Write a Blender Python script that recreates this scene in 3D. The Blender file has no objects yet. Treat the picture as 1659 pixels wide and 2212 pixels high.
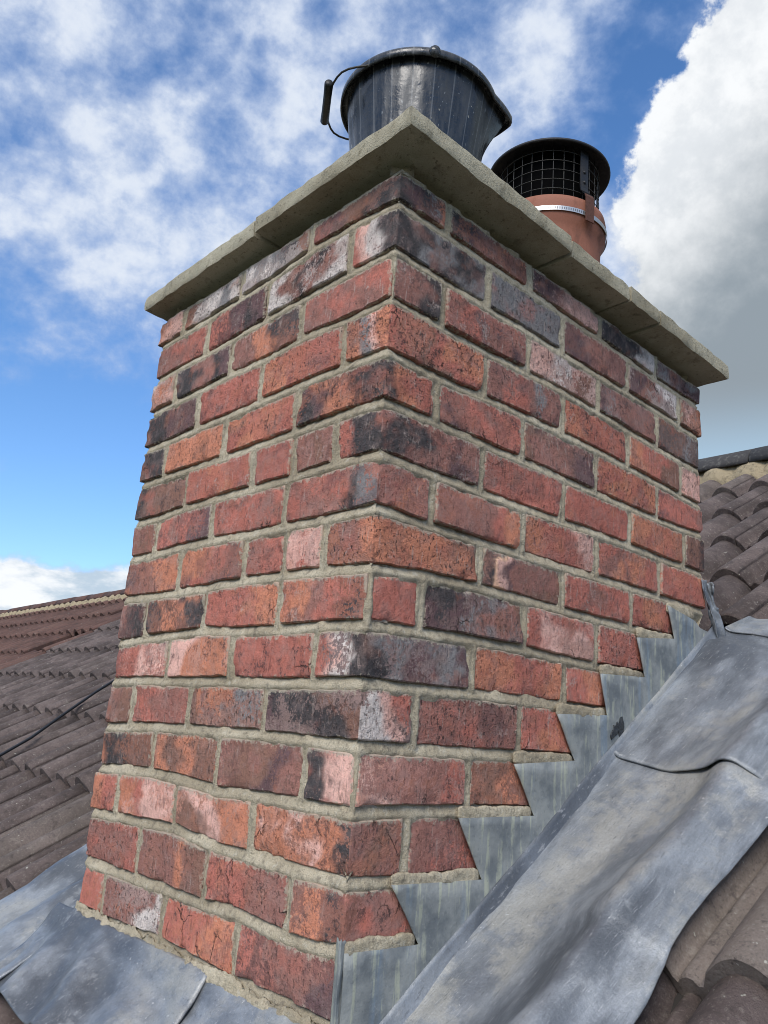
import bpy, bmesh, math, random
import numpy as np
from mathutils import Matrix, Vector

sc = bpy.context.scene
COL = sc.collection
rad = math.radians

# ------------------------------------------------------------------ camera
CAM_C = (0.895577, -0.782395, -0.930814)
CAM_R = ((0.67872762, 0.73096085, 0.07088758),
         (0.14296884, -0.22619464, 0.96353303),
         (0.72033931, -0.64384177, -0.25802917))
cd = bpy.data.cameras.new('camera')
cam = bpy.data.objects.new('camera', cd)
COL.objects.link(cam)
Rw = Matrix(CAM_R).transposed().to_4x4()
cam.matrix_world = Matrix.Translation(CAM_C) @ Rw
cd.sensor_fit = 'VERTICAL'
cd.angle = 2 * math.atan(1106 / 1775.8356)
cd.clip_start = 0.02
cd.clip_end = 2000
sc.camera = cam

# ------------------------------------------------------------------ node helpers
class NB:
    """small helper that adds nodes to a tree"""
    def __init__(s, nt):
        s.nt = nt; nt.nodes.clear()
    def n(s, typ, ins=None, **props):
        nd = s.nt.nodes.new(typ)
        for k, v in props.items(): setattr(nd, k, v)
        for k, v in (ins or {}).items(): s.put(nd.inputs[k], v)
        return nd
    def put(s, sock, v):
        if hasattr(v, 'is_output'): s.nt.links.new(v, sock)
        elif isinstance(v, bpy.types.Node): s.nt.links.new(v.outputs[0], sock)
        else:
            if sock.type == 'RGBA' and isinstance(v, (tuple, list)) and len(v) == 3: v = (*v, 1)
            sock.default_value = v
    def m(s, op, a, b=0.0, c=None, clamp=False):
        nd = s.n('ShaderNodeMath', operation=op, use_clamp=clamp)
        s.put(nd.inputs[0], a); s.put(nd.inputs[1], b)
        if c is not None: s.put(nd.inputs[2], c)
        return nd.outputs[0]
    def v(s, op, a, b=(0, 0, 0)):
        nd = s.n('ShaderNodeVectorMath', operation=op)
        s.put(nd.inputs[0], a)
        if op == 'SCALE': s.put(nd.inputs['Scale'], b)
        else: s.put(nd.inputs[1], b)
        return nd.outputs['Value'] if op == 'DOT_PRODUCT' else nd.outputs[0]
    def ss(s, x, lo, hi, a=0.0, b=1.0):
        nd = s.n('ShaderNodeMapRange', interpolation_type='SMOOTHSTEP')
        for i, q in enumerate((x, lo, hi, a, b)): s.put(nd.inputs[i], q)
        return nd.outputs[0]
    def noise(s, vec, scale, detail=4.0, rough=0.55, dist=0.0, out=0):
        nd = s.n('ShaderNodeTexNoise')
        s.put(nd.inputs['Vector'], vec); s.put(nd.inputs['Scale'], scale)
        s.put(nd.inputs['Detail'], detail); s.put(nd.inputs['Roughness'], rough); s.put(nd.inputs['Distortion'], dist)
        return nd.outputs[out]
    def mix(s, f, a, b, blend='MIX'):
        nd = s.n('ShaderNodeMix', data_type='RGBA', blend_type=blend)
        s.put(nd.inputs[0], f); s.put(nd.inputs[6], a); s.put(nd.inputs[7], b)
        return nd.outputs[2]
    def comb(s, x, y, z):
        nd = s.n('ShaderNodeCombineXYZ')
        for i, q in enumerate((x, y, z)): s.put(nd.inputs[i], q)
        return nd.outputs[0]
    def gray(s, f):
        return s.comb(f, f, f)

# ------------------------------------------------------------------ sky: blue air, veiled cloud sheet, big cumulus, horizon bank
SUN_DIR = Vector((0.36, -0.66, 0.66)).normalized()
SUN_EL = math.asin(SUN_DIR.z)
SUN_ROT = math.atan2(SUN_DIR.x, SUN_DIR.y)
world = bpy.data.worlds.new('World')
sc.world = world
world.use_nodes = True
b = NB(world.node_tree)
sky = b.n('ShaderNodeTexSky', sky_type='NISHITA', sun_disc=False, sun_elevation=SUN_EL, sun_rotation=SUN_ROT,
          air_density=1.0, dust_density=0.3, ozone_density=2.5)
hs = b.n('ShaderNodeHueSaturation', {'Hue': 0.499, 'Saturation': 1.13, 'Value': 1.12, 'Color': b.mix(1.0, sky.outputs[0], (0.98, 1.03, 1.14), 'MULTIPLY')})
bg_blue = b.n('ShaderNodeBackground', {'Color': hs.outputs[0], 'Strength': 0.077})
tc = b.n('ShaderNodeTexCoord')
D = tc.outputs['Generated']
sep = b.n('ShaderNodeSeparateXYZ', {0: D})
dx, dy, dz = sep.outputs
# azimuth measured from the chimney's far side (0 = up the roof diagonal), elevation, both in radians
fx = b.v('DOT_PRODUCT', D, (-0.7455, 0.6664, 0)); rx = b.v('DOT_PRODUCT', D, (0.6664, 0.7455, 0))
az = b.m('ARCTAN2', rx, fx); el = b.m('ARCSINE', dz)
# broken sheet of small puffs, thinning out towards the horizon
DV = b.v('MULTIPLY', D, (1.0, 1.0, 1.25))
low = b.noise(DV, 2.6, 2.0, 0.5)
mid = b.noise(DV, 13.5, 7.0, 0.55, 0.10)
fin = b.noise(DV, 30.0, 6.0, 0.62)
cov = b.m('ADD', b.ss(el, 0.30, 0.54, -0.19, 0.19), b.m('MULTIPLY', b.m('SUBTRACT', low, 0.5), 0.42))
gap = b.m('SUBTRACT', b.m('SUBTRACT', az, b.m('MULTIPLY', b.m('SUBTRACT', el, 0.62), 0.75)), 0.225)
gap = b.m('MULTIPLY', b.ss(b.m('ABSOLUTE', gap), 0.13, 0.02), b.ss(el, 0.56, 0.70))
cov = b.m('SUBTRACT', cov, b.m('MULTIPLY', gap, 0.24))
dens = b.m('ADD', b.m('ADD', b.m('MULTIPLY', mid, 0.74), b.m('MULTIPLY', fin, 0.26)), cov)
sheet = b.m('MULTIPLY', b.ss(dens, 0.40, 0.80), 0.95)
shcol = b.mix(b.ss(dens, 0.48, 0.86), (0.38, 0.50, 0.76), (0.76, 0.815, 0.90))
shcol = b.mix(b.m('MULTIPLY', b.ss(mid, 0.56, 0.42), 0.30), shcol, (0.42, 0.52, 0.72))
# big cumulus standing over the ridge: bright crown, grey base
w1 = b.noise(D, 3.2, 6.0, 0.58); w2 = b.noise(D, 9.0, 6.0, 0.62); w3 = b.noise(D, 26.0, 5.0, 0.62)
warp = b.m('ADD', b.m('MULTIPLY', b.m('SUBTRACT', w1, 0.5), 0.12), b.m('ADD', b.m('MULTIPLY', b.m('SUBTRACT', w2, 0.5), 0.14), b.m('MULTIPLY', b.m('SUBTRACT', w3, 0.5), 0.09)))
lim = b.m('ADD', 0.275, b.m('MULTIPLY', b.m('MAXIMUM', b.m('SUBTRACT', el, 0.61), 0.0), 0.80))
edge = b.m('ADD', b.m('SUBTRACT', az, lim), b.m('MULTIPLY', warp, 0.9))
cum = b.ss(edge, -0.012, b.ss(el, 0.66, 0.50, 0.008, 0.050))
cum = b.m('MULTIPLY', cum, b.ss(az, 1.9, 1.3))
cum = b.m('MULTIPLY', cum, b.ss(b.m('ADD', el, b.m('MULTIPLY', warp, 0.5)), 0.02, 0.16))
cshade = b.ss(b.m('ADD', b.m('ADD', el, b.m('MULTIPLY', warp, 1.15)), b.m('MULTIPLY', b.m('SUBTRACT', az, 0.28), -0.75)), 0.37, 0.60)
ccol = b.mix(cshade, (0.28, 0.33, 0.375), (0.90, 0.92, 0.94))
ccol = b.mix(b.m('MULTIPLY', b.ss(b.m('ADD', w2, b.m('MULTIPLY', w3, 0.5)), 0.84, 0.60), b.m('MULTIPLY', cshade, 0.45)), ccol, (0.56, 0.61, 0.67))
ccol = b.mix(b.ss(el, 0.42, 0.30), ccol, (0.40, 0.57, 0.74))
# bank of cumulus low on the horizon
top = b.m('ADD', 0.165, b.m('MULTIPLY', b.m('SUBTRACT', b.noise(b.v('MULTIPLY', D, (1, 1, 1.6)), 9.0, 6.0, 0.6), 0.5), 0.10))
bank = b.ss(b.m('SUBTRACT', el, top), 0.010, -0.008)
bn = b.noise(b.v('MULTIPLY', D, (1, 1, 2.4)), 10.0, 6.0, 0.6)
bcol = b.mix(b.ss(bn, 0.40, 0.60), (0.50, 0.60, 0.70), (0.93, 0.94, 0.95))
c1 = b.mix(cum, shcol, ccol)
c2 = b.mix(bank, c1, bcol)
fac = b.m('MAXIMUM', b.m('MAXIMUM', sheet, cum), b.m('MULTIPLY', bank, 0.95))
bg_cloud = b.n('ShaderNodeBackground', {'Color': c2, 'Strength': 0.515})
mixs = b.n('ShaderNodeMixShader', {0: fac, 1: bg_blue.outputs[0], 2: bg_cloud.outputs[0]})
b.n('ShaderNodeOutputWorld', {'Surface': mixs.outputs[0]})

# ------------------------------------------------------------------ sun behind thin cloud
sd = bpy.data.lights.new('sun', 'SUN')
sd.energy = 1.5; sd.angle = rad(34); sd.color = (1.0, 0.955, 0.89)
so = bpy.data.objects.new('sun', sd)
so.rotation_euler = SUN_DIR.to_track_quat('Z', 'Y').to_euler()
so.location = (3, -4, 5)
COL.objects.link(so)

sc.view_settings.view_transform = 'Standard'
sc.view_settings.look = 'None'
sc.view_settings.exposure = 1.05
sc.view_settings.gamma = 1.0
sc.cycles.filter_width = 0.95
sc.view_settings.use_curve_mapping = False

# ------------------------------------------------------------------ numpy noise
def _hash(ix, iy, iz):
    h = (ix * 374761393 + iy * 668265263 + iz * 2147483647 + 1013904223) & 0xFFFFFFFF
    h = ((h ^ (h >> 13)) * 1274126177) & 0xFFFFFFFF
    h = ((h ^ (h >> 16)) * 2246822519) & 0xFFFFFFFF
    return ((h ^ (h >> 15)) & 0xFFFFFF) / float(0xFFFFFF)
def vnoise(x, y, z):
    x, y, z = np.broadcast_arrays(np.asarray(x, float), np.asarray(y, float), np.asarray(z, float))
    xi, yi, zi = np.floor(x), np.floor(y), np.floor(z)
    fx_, fy_, fz_ = x - xi, y - yi, z - zi
    u, v_, w = [t * t * (3 - 2 * t) for t in (fx_, fy_, fz_)]
    xi, yi, zi = xi.astype(np.int64), yi.astype(np.int64), zi.astype(np.int64)
    r = 0
    for a in (0, 1):
        for c in (0, 1):
            for d in (0, 1):
                r = r + _hash(xi + a, yi + c, zi + d) * (u if a else 1 - u) * (v_ if c else 1 - v_) * (w if d else 1 - w)
    return r * 2 - 1
def fbm(x, y, z=0.0, o=4, g=0.5):
    r = 0; a = 1; n = 0
    for i in range(o):
        k = 2 ** i
        r = r + a * vnoise(np.asarray(x) * k + 17.3 * i, np.asarray(y) * k + 5.1 * i, np.asarray(z) * k + 9.7 * i); n += a; a *= g
    return r / n
def sstep(x, a, c):
    t = np.clip((x - a) / (c - a), 0, 1); return t * t * (3 - 2 * t)

# ------------------------------------------------------------------ object helpers
def link(name, me, mat=None, parent=None):
    o = bpy.data.objects.new(name, me); COL.objects.link(o)
    if mat is not None and me is not None and not me.materials: me.materials.append(mat)
    if parent is not None: o.parent = parent
    return o
def tag(o, label=None, cat=None, group=None, kind=None):
    for k, v in (('label', label), ('category', cat), ('group', group), ('kind', kind)):
        if v: o[k] = v
    return o
def thing(name, label, cat, loc=(0, 0, 0), group=None):
    o = bpy.data.objects.new(name, None); o.location = loc; o.empty_display_size = 0.1
    COL.objects.link(o); return tag(o, label, cat, group)
def mesh(name, V, F, smooth=True):
    me = bpy.data.meshes.new(name)
    me.from_pydata([tuple(map(float, p)) for p in V], [], [tuple(map(int, f)) for f in F])
    if smooth: me.polygons.foreach_set('use_smooth', [True] * len(me.polygons))
    me.update(); return me
def fix_normals(me):
    bm = bmesh.new(); bm.from_mesh(me); bmesh.ops.recalc_face_normals(bm, faces=bm.faces); bm.to_mesh(me); bm.free(); return me
def gridf(nu, nv, base=0):
    i, j = np.meshgrid(np.arange(nu - 1), np.arange(nv - 1), indexing='ij')
    a = base + i * nv + j
    return np.stack([a, a + nv, a + nv + 1, a + 1], -1).reshape(-1, 4)
def tube(pts, r, seg=8, closed=False, cap=True):
    pts = [Vector(p) for p in pts]; n = len(pts); V = []; F = []
    up = Vector((0.13, 0.21, 0.97)).normalized()
    for i, p in enumerate(pts):
        t = ((pts[(i + 1) % n] if closed or i < n - 1 else p) - (pts[i - 1] if closed or i > 0 else p)).normalized()
        a = t.cross(up)
        if a.length < 1e-3: a = t.cross(Vector((1, 0, 0)))
        a.normalize(); c = t.cross(a)
        rr = r[i] if isinstance(r, (list, tuple)) else r
        for k in range(seg):
            q = 2 * math.pi * k / seg
            V.append(p + a * math.cos(q) * rr + c * math.sin(q) * rr)
    for i in range(n if closed else n - 1):
        for k in range(seg):
            F.append((i * seg + k, i * seg + (k + 1) % seg, ((i + 1) % n) * seg + (k + 1) % seg, ((i + 1) % n) * seg + k))
    if cap and not closed:
        F.append(tuple(range(seg - 1, -1, -1))); F.append(tuple((n - 1) * seg + k for k in range(seg)))
    return V, F
def joinvf(parts):
    V = []; F = []
    for v, f in parts:
        o = len(V); V += list(v); F += [tuple(i + o for i in q) for q in f]
    return V, F
def lathe(prof, seg=64, rfun=None):
    V = []; F = []; n = len(prof)
    for k in range(seg):
        q = 2 * math.pi * k / seg
        for i, (r, z) in enumerate(prof):
            rr = rfun(q, r, z, i) if rfun else r
            V.append((rr * math.cos(q), rr * math.sin(q), z))
    for k in range(seg):
        for i in range(n - 1):
            F.append((k * n + i, ((k + 1) % seg) * n + i, ((k + 1) % seg) * n + i + 1, k * n + i + 1))
    return V, F
def box(x0, x1, y0, y1, z0, z1):
    V = [(x, y, z) for x in (x0, x1) for y in (y0, y1) for z in (z0, z1)]
    return V, [(0, 1, 3, 2), (4, 6, 7, 5), (0, 4, 5, 1), (2, 3, 7, 6), (0, 2, 6, 4), (1, 5, 7, 3)]
def bevel(o, w, seg=2):
    m = o.modifiers.new('bevel', 'BEVEL'); m.width = w; m.segments = seg; m.limit_method = 'ANGLE'; return o
def solid(o, t, off=-1):
    m = o.modifiers.new('thickness', 'SOLIDIFY'); m.thickness = t; m.offset = off; return o

# ------------------------------------------------------------------ materials
def material(name):
    m = bpy.data.materials.new(name); m.use_nodes = True
    return m, NB(m.node_tree)
def finish(b, col, rough=0.8, height=None, dist=0.002, strength=1.0, metallic=0.0, spec=0.4, **kw):
    p = b.n('ShaderNodeBsdfPrincipled')
    b.put(p.inputs['Base Color'], col); b.put(p.inputs['Roughness'], rough); b.put(p.inputs['Metallic'], metallic)
    b.put(p.inputs['Specular IOR Level'], spec)
    for k, v in kw.items(): b.put(p.inputs[k], v)
    if height is not None:
        bp = b.n('ShaderNodeBump', {'Height': height, 'Distance': dist, 'Strength': strength})
        b.put(p.inputs['Normal'], bp.outputs[0])
    b.n('ShaderNodeOutputMaterial', {'Surface': p.outputs[0]})
def coords(b, rnd=True):
    t = b.n('ShaderNodeTexCoord').outputs['Object']
    if rnd:
        oi = b.n('ShaderNodeObjectInfo')
        k = b.m('MULTIPLY', oi.outputs['Random'], 37.0)
        return b.v('ADD', t, b.comb(k, b.m('MULTIPLY', k, 1.7), b.m('MULTIPLY', k, 0.6))), oi.outputs['Random']
    return t, None

def mat_brick():
    m, b = material('weathered_brick')
    v, rnd = coords(b)
    at = b.n('ShaderNodeAttribute', attribute_name='tint')
    base, bloom = at.outputs['Color'], at.outputs['Alpha']
    n1 = b.noise(v, 28, 5, 0.6); n2 = b.noise(v, 110, 5, 0.65); n3 = b.noise(v, 420, 3, 0.6)
    vs = b.v('MULTIPLY', v, (1.0, 1.0, 0.16)); st = b.noise(vs, 150, 4, 0.6)
    n25 = b.noise(v, 230, 4, 0.7)
    pa = b.n('ShaderNodeAttribute', attribute_name='patch')
    pf = b.ss(b.m('ADD', pa.outputs['Alpha'], b.m('ADD', b.m('MULTIPLY', b.m('SUBTRACT', n2, 0.5), 1.5), b.m('MULTIPLY', b.m('SUBTRACT', n25, 0.5), 1.3))), 0.40, 0.62)
    base = b.mix(pf, base, pa.outputs['Color'])
    val = b.m('ADD', 0.20, b.m('ADD', b.m('MULTIPLY', n2, 0.85), b.m('ADD', b.m('MULTIPLY', n25, 0.75), b.m('MULTIPLY', n3, 0.60))))
    col = b.mix(1.0, base, b.gray(val), 'MULTIPLY')
    # fired-clay patches, dark fired skin, grey dust
    col = b.mix(b.m('MULTIPLY', b.ss(n1, 0.56, 0.70), 0.25), col, (0.42, 0.140, 0.075))
    col = b.mix(b.m('MULTIPLY', b.ss(b.noise(v, 33, 6, 0.7), 0.46, 0.64), 0.30), col, (0.29, 0.205, 0.180))
    rough = b.ss(rnd, 0.15, 0.95); r2 = b.m('FRACT', b.m('MULTIPLY', rnd, 7.31)); r3 = b.m('FRACT', b.m('MULTIPLY', rnd, 17.7))
    dk = b.m('MULTIPLY', b.ss(b.noise(v, 40, 7, 0.76), 0.53, 0.62), b.ss(n25, 0.40, 0.54))
    col = b.mix(b.m('MULTIPLY', dk, b.m('ADD', 0.25, b.m('MULTIPLY', r2, 0.60))), col, (0.060, 0.044, 0.044))
    fl = b.ss(b.noise(b.v('MULTIPLY', v, (1, 1, 0.6)), 170, 3, 0.6), 0.60, 0.66)
    col = b.mix(b.m('MULTIPLY', fl, b.m('MULTIPLY', rough, 0.70)), col, (0.062, 0.044, 0.042))
    # pale salts and mortar smears: ragged haloes at the edges, vertical runs and specks
    eb = b.m('MULTIPLY', b.ss(b.m('ADD', bloom, b.m('ADD', b.m('MULTIPLY', b.m('SUBTRACT', n2, 0.5), 1.6), b.m('MULTIPLY', b.m('SUBTRACT', n25, 0.5), 1.0))), 0.56, 0.84), 0.80)
    col = b.mix(eb, col, (0.40, 0.345, 0.265))
    col = b.mix(b.m('MULTIPLY', b.ss(st, 0.59, 0.72), b.m('ADD', 0.15, b.m('MULTIPLY', r3, 0.45))), col, (0.44, 0.34, 0.29))
    col = b.mix(b.m('MULTIPLY', b.ss(st, 0.42, 0.30), 0.45), col, (0.080, 0.048, 0.044))
    col = b.mix(b.m('MULTIPLY', b.m('MULTIPLY', b.ss(b.noise(v, 19, 7, 0.74), 0.56, 0.66), b.ss(n25, 0.42, 0.58)), b.m('MULTIPLY', r3, 0.80)), col, (0.42, 0.33, 0.29))
    # pits and hairline cracks, dirt and cavity shade put into their dark colour
    pit = b.ss(b.noise(b.v('MULTIPLY', v, (1, 1, 0.55)), 210, 2, 0.5), 0.665, 0.71)
    vo = b.n('ShaderNodeTexVoronoi', {'Vector': b.v('ADD', b.v('MULTIPLY', v, (1, 1, 0.7)), b.v('SCALE', b.noise(v, 60, 4, 0.6, out=1), 0.020)), 'Scale': 22.0}, feature='DISTANCE_TO_EDGE')
    crack = b.m('MULTIPLY', b.ss(vo.outputs['Distance'], 0.024, 0.006), b.ss(b.noise(v, 15, 2, 0.5), 0.56, 0.66))
    hole = b.m('MAXIMUM', b.m('MULTIPLY', pit, b.m('ADD', 0.3, b.m('MULTIPLY', rough, 0.7))), b.m('MULTIPLY', crack, b.ss(r2, 0.45, 0.6)))
    col = b.mix(b.m('MULTIPLY', hole, 0.78), col, (0.035, 0.026, 0.024))
    h = b.m('ADD', b.m('MULTIPLY', n2, 0.9), b.m('ADD', b.m('MULTIPLY', n3, 0.35), b.m('MULTIPLY', hole, -0.75)))
    h = b.m('ADD', h, b.m('ADD', b.m('MULTIPLY', n1, 0.6), b.m('MULTIPLY', fl, -0.35)))
    finish(b, col, 0.88, h, b.m('ADD', 0.0022, b.m('MULTIPLY', rough, 0.0032)), 1.0, spec=0.2)
    return m
def mat_mortar():
    m, b = material('lime_mortar')
    v, _ = coords(b, False)
    n1 = b.noise(v, 9, 4, 0.6); n2 = b.noise(v, 70, 5, 0.65); n3 = b.noise(v, 500, 3, 0.7)
    c = b.mix(b.ss(n1, 0.35, 0.65), (0.41, 0.345, 0.240), (0.54, 0.468, 0.340))
    pz_ = b.noise(v, 3.2, 3, 0.5)
    c = b.mix(b.m('MULTIPLY', b.ss(pz_, 0.50, 0.60), 0.55), c, (0.30, 0.245, 0.165))
    c = b.mix(b.m('MULTIPLY', b.ss(b.noise(b.v('MULTIPLY', v, (1, 1, 0.3)), 24, 4, 0.6), 0.58, 0.72), 0.5), c, (0.15, 0.125, 0.095))
    c = b.mix(b.m('MULTIPLY', b.ss(n2, 0.53, 0.66), 0.6), c, (0.215, 0.185, 0.140))
    n4 = b.noise(v, 190, 4, 0.7)
    c = b.mix(b.m('MULTIPLY', b.ss(n4, 0.56, 0.66), 0.55), c, (0.20, 0.17, 0.13))
    c = b.mix(b.m('MULTIPLY', b.ss(n2, 0.45, 0.30), 0.5), c, (0.58, 0.54, 0.44))
    c = b.mix(1.0, c, b.gray(b.m('ADD', 0.50, b.m('MULTIPLY', n3, 1.0))), 'MULTIPLY')
    finish(b, c, 0.92, b.m('ADD', b.m('MULTIPLY', n2, 0.7), b.m('ADD', b.m('MULTIPLY', n4, 0.8), b.m('MULTIPLY', n3, 0.5))), 0.0042, 1.0, spec=0.2)
    return m
def mat_stone():
    m, b = material('coping_stone')
    v, rnd = coords(b)
    n1 = b.noise(v, 7, 4, 0.6); n2 = b.noise(v, 60, 6, 0.7); n3 = b.noise(v, 420, 3, 0.7)
    c = b.mix(b.ss(n1, 0.36, 0.66), (0.33, 0.290, 0.205), (0.46, 0.415, 0.305))
    c = b.mix(b.m('MULTIPLY', b.ss(n2, 0.56, 0.70), 0.55), c, (0.14, 0.12, 0.075))
    c = b.mix(b.m('MULTIPLY', b.ss(n2, 0.44, 0.32), 0.4), c, (0.44, 0.41, 0.32))
    c = b.mix(1.0, c, b.gray(b.m('ADD', 0.62, b.m('MULTIPLY', n3, 0.76))), 'MULTIPLY')
    c = b.mix(b.m('MULTIPLY', b.ss(b.noise(b.v('MULTIPLY', v, (1, 1, 0.25)), 26, 5, 0.65), 0.56, 0.70), 0.55), c, (0.11, 0.095, 0.065))
    c = b.mix(b.m('MULTIPLY', b.ss(b.noise(v, 130, 3, 0.6), 0.62, 0.68), 0.6), c, (0.10, 0.09, 0.065))
    finish(b, c, 0.9, b.m('ADD', n2, b.m('MULTIPLY', n3, 0.5)), 0.0045, 1.0, spec=0.2)
    return m
def mat_lead():
    m, b = material('weathered_lead')
    v, rnd = coords(b)
    at = b.n('ShaderNodeAttribute', attribute_name='streak').outputs['Vector']
    n1 = b.noise(at, 2.4, 4, 0.55); n2 = b.noise(at, 7, 5, 0.6, 0.1); n3 = b.noise(at, 38, 5, 0.65)
    n4 = b.noise(v, 340, 3, 0.6); n5 = b.noise(b.v('MULTIPLY', at, (1.0, 0.30, 1.0)), 120, 4, 0.7)
    n6 = b.noise(v, 9, 6, 0.68)
    c = b.mix(b.ss(n2, 0.36, 0.66), (0.165, 0.178, 0.194), (0.285, 0.302, 0.320))
    c = b.mix(b.m('MULTIPLY', b.ss(n1, 0.51, 0.39), 0.80), c, (0.070, 0.077, 0.088))
    c = b.mix(b.m('MULTIPLY', b.m('MULTIPLY', b.ss(n1, 0.48, 0.60), b.ss(n6, 0.44, 0.58)), 0.62), c, (0.38, 0.365, 0.32))
    c = b.mix(b.m('MULTIPLY', b.ss(n6, 0.60, 0.68), 0.40), c, (0.40, 0.41, 0.41))
    c = b.mix(b.m('MULTIPLY', b.ss(n3, 0.58, 0.72), 0.22), c, (0.40, 0.40, 0.40))
    c = b.mix(b.m('MULTIPLY', b.ss(n3, 0.42, 0.28), 0.25), c, (0.085, 0.095, 0.11))
    c = b.mix(b.m('MULTIPLY', b.ss(n5, 0.58, 0.68), 0.42), c, (0.45, 0.45, 0.45))
    c = b.mix(b.m('MULTIPLY', b.ss(n5, 0.42, 0.32), 0.42), c, (0.075, 0.08, 0.09))
    c = b.mix(b.ss(b.noise(v, 90, 2, 0.5), 0.74, 0.76), c, (0.45, 0.45, 0.44))
    c = b.mix(1.0, c, b.gray(b.m('ADD', 0.74, b.m('MULTIPLY', n4, 0.52))), 'MULTIPLY')
    h = b.m('ADD', b.m('MULTIPLY', n6, 0.9), b.m('ADD', b.m('MULTIPLY', n3, 0.15), b.m('MULTIPLY', n4, 0.05)))
    finish(b, c, b.ss(n6, 0.3, 0.7, 0.34, 0.56), h, 0.007, 0.8, metallic=0.30, spec=0.5)
    return m
def mat_lead_step():
    m, b = material('streaked_wall_lead')
    v, rnd = coords(b, False)
    vs = b.v('MULTIPLY', v, (1, 1, 0.09)); st = b.noise(vs, 75, 4, 0.6); st2 = b.noise(vs, 28, 3, 0.55)
    n2 = b.noise(v, 18, 5, 0.6); n3 = b.noise(v, 150, 4, 0.65)
    c = b.mix(b.ss(n2, 0.34, 0.66), (0.150, 0.165, 0.170), (0.285, 0.295, 0.280))
    c = b.mix(b.m('MULTIPLY', b.ss(st2, 0.54, 0.68), 0.55), c, (0.20, 0.26, 0.32))
    c = b.mix(b.m('MULTIPLY', b.m('MULTIPLY', b.ss(st, 0.53, 0.62), b.ss(n2, 0.36, 0.54)), 0.65), c, (0.42, 0.43, 0.32))
    c = b.mix(b.m('MULTIPLY', b.ss(n3, 0.58, 0.72), 0.30), c, (0.38, 0.38, 0.36))
    c = b.mix(b.m('MULTIPLY', b.ss(n3, 0.42, 0.30), 0.30), c, (0.09, 0.10, 0.11))
    finish(b, c, 0.6, b.m('ADD', n2, b.m('MULTIPLY', n3, 0.25)), 0.004, 0.8, metallic=0.1, spec=0.4)
    return m
def mat_tile(name, c0, c1, c2, lich):
    m, b = material(name)
    v, rnd = coords(b)
    n1 = b.noise(v, 6, 4, 0.6); n2 = b.noise(v, 40, 6, 0.68); n3 = b.noise(v, 330, 3, 0.7)
    c = b.mix(b.ss(n1, 0.34, 0.66), c0, c1)
    c = b.mix(b.m('MULTIPLY', b.ss(rnd, 0.70, 1.0), 0.6), c, c2)
    c = b.mix(b.m('MULTIPLY', b.ss(n2, 0.55, 0.74), 0.55), c, lich)
    c = b.mix(b.m('MULTIPLY', b.ss(n2, 0.46, 0.34), 0.6), c, (0.050, 0.040, 0.037))
    n4 = b.noise(v, 150, 4, 0.7)
    c = b.mix(b.m('MULTIPLY', b.ss(n4, 0.56, 0.66), 0.45), c, (0.055, 0.046, 0.042))
    c = b.mix(b.m('MULTIPLY', b.ss(n4, 0.44, 0.34), 0.35), c, lich)
    c = b.mix(b.ss(b.noise(v, 95, 2, 0.5), 0.70, 0.74), c, (0.34, 0.32, 0.27))
    c = b.mix(1.0, c, b.gray(b.m('ADD', 0.55, b.m('MULTIPLY', n3, 0.9))), 'MULTIPLY')
    finish(b, c, 0.88, b.m('ADD', b.m('MULTIPLY', n2, 0.8), b.m('MULTIPLY', n3, 0.6)), 0.003, 1.0, spec=0.3)
    return m
def mat_simple(name, col, rough, dirt=None, dscale=30, metallic=0.0, spec=0.4, dist=0.001, amount=0.6, zs=1.0):
    m, b = material(name)
    v, rnd = coords(b)
    v2 = b.v('MULTIPLY', v, (1, 1, zs))
    n = b.noise(v2, dscale, 6, 0.65); f = b.noise(v, 300, 3, 0.6)
    c = b.mix(b.m('MULTIPLY', b.ss(n, 0.48, 0.70), amount), col, dirt or col)
    c = b.mix(1.0, c, b.gray(b.m('ADD', 0.8, b.m('MULTIPLY', f, 0.4))), 'MULTIPLY')
    finish(b, c, b.ss(n, 0.4, 0.7, rough, min(1, rough + 0.25)), b.m('ADD', n, b.m('MULTIPLY', f, 0.3)), dist, 1.0, metallic=metallic, spec=spec)
    return m
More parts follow.
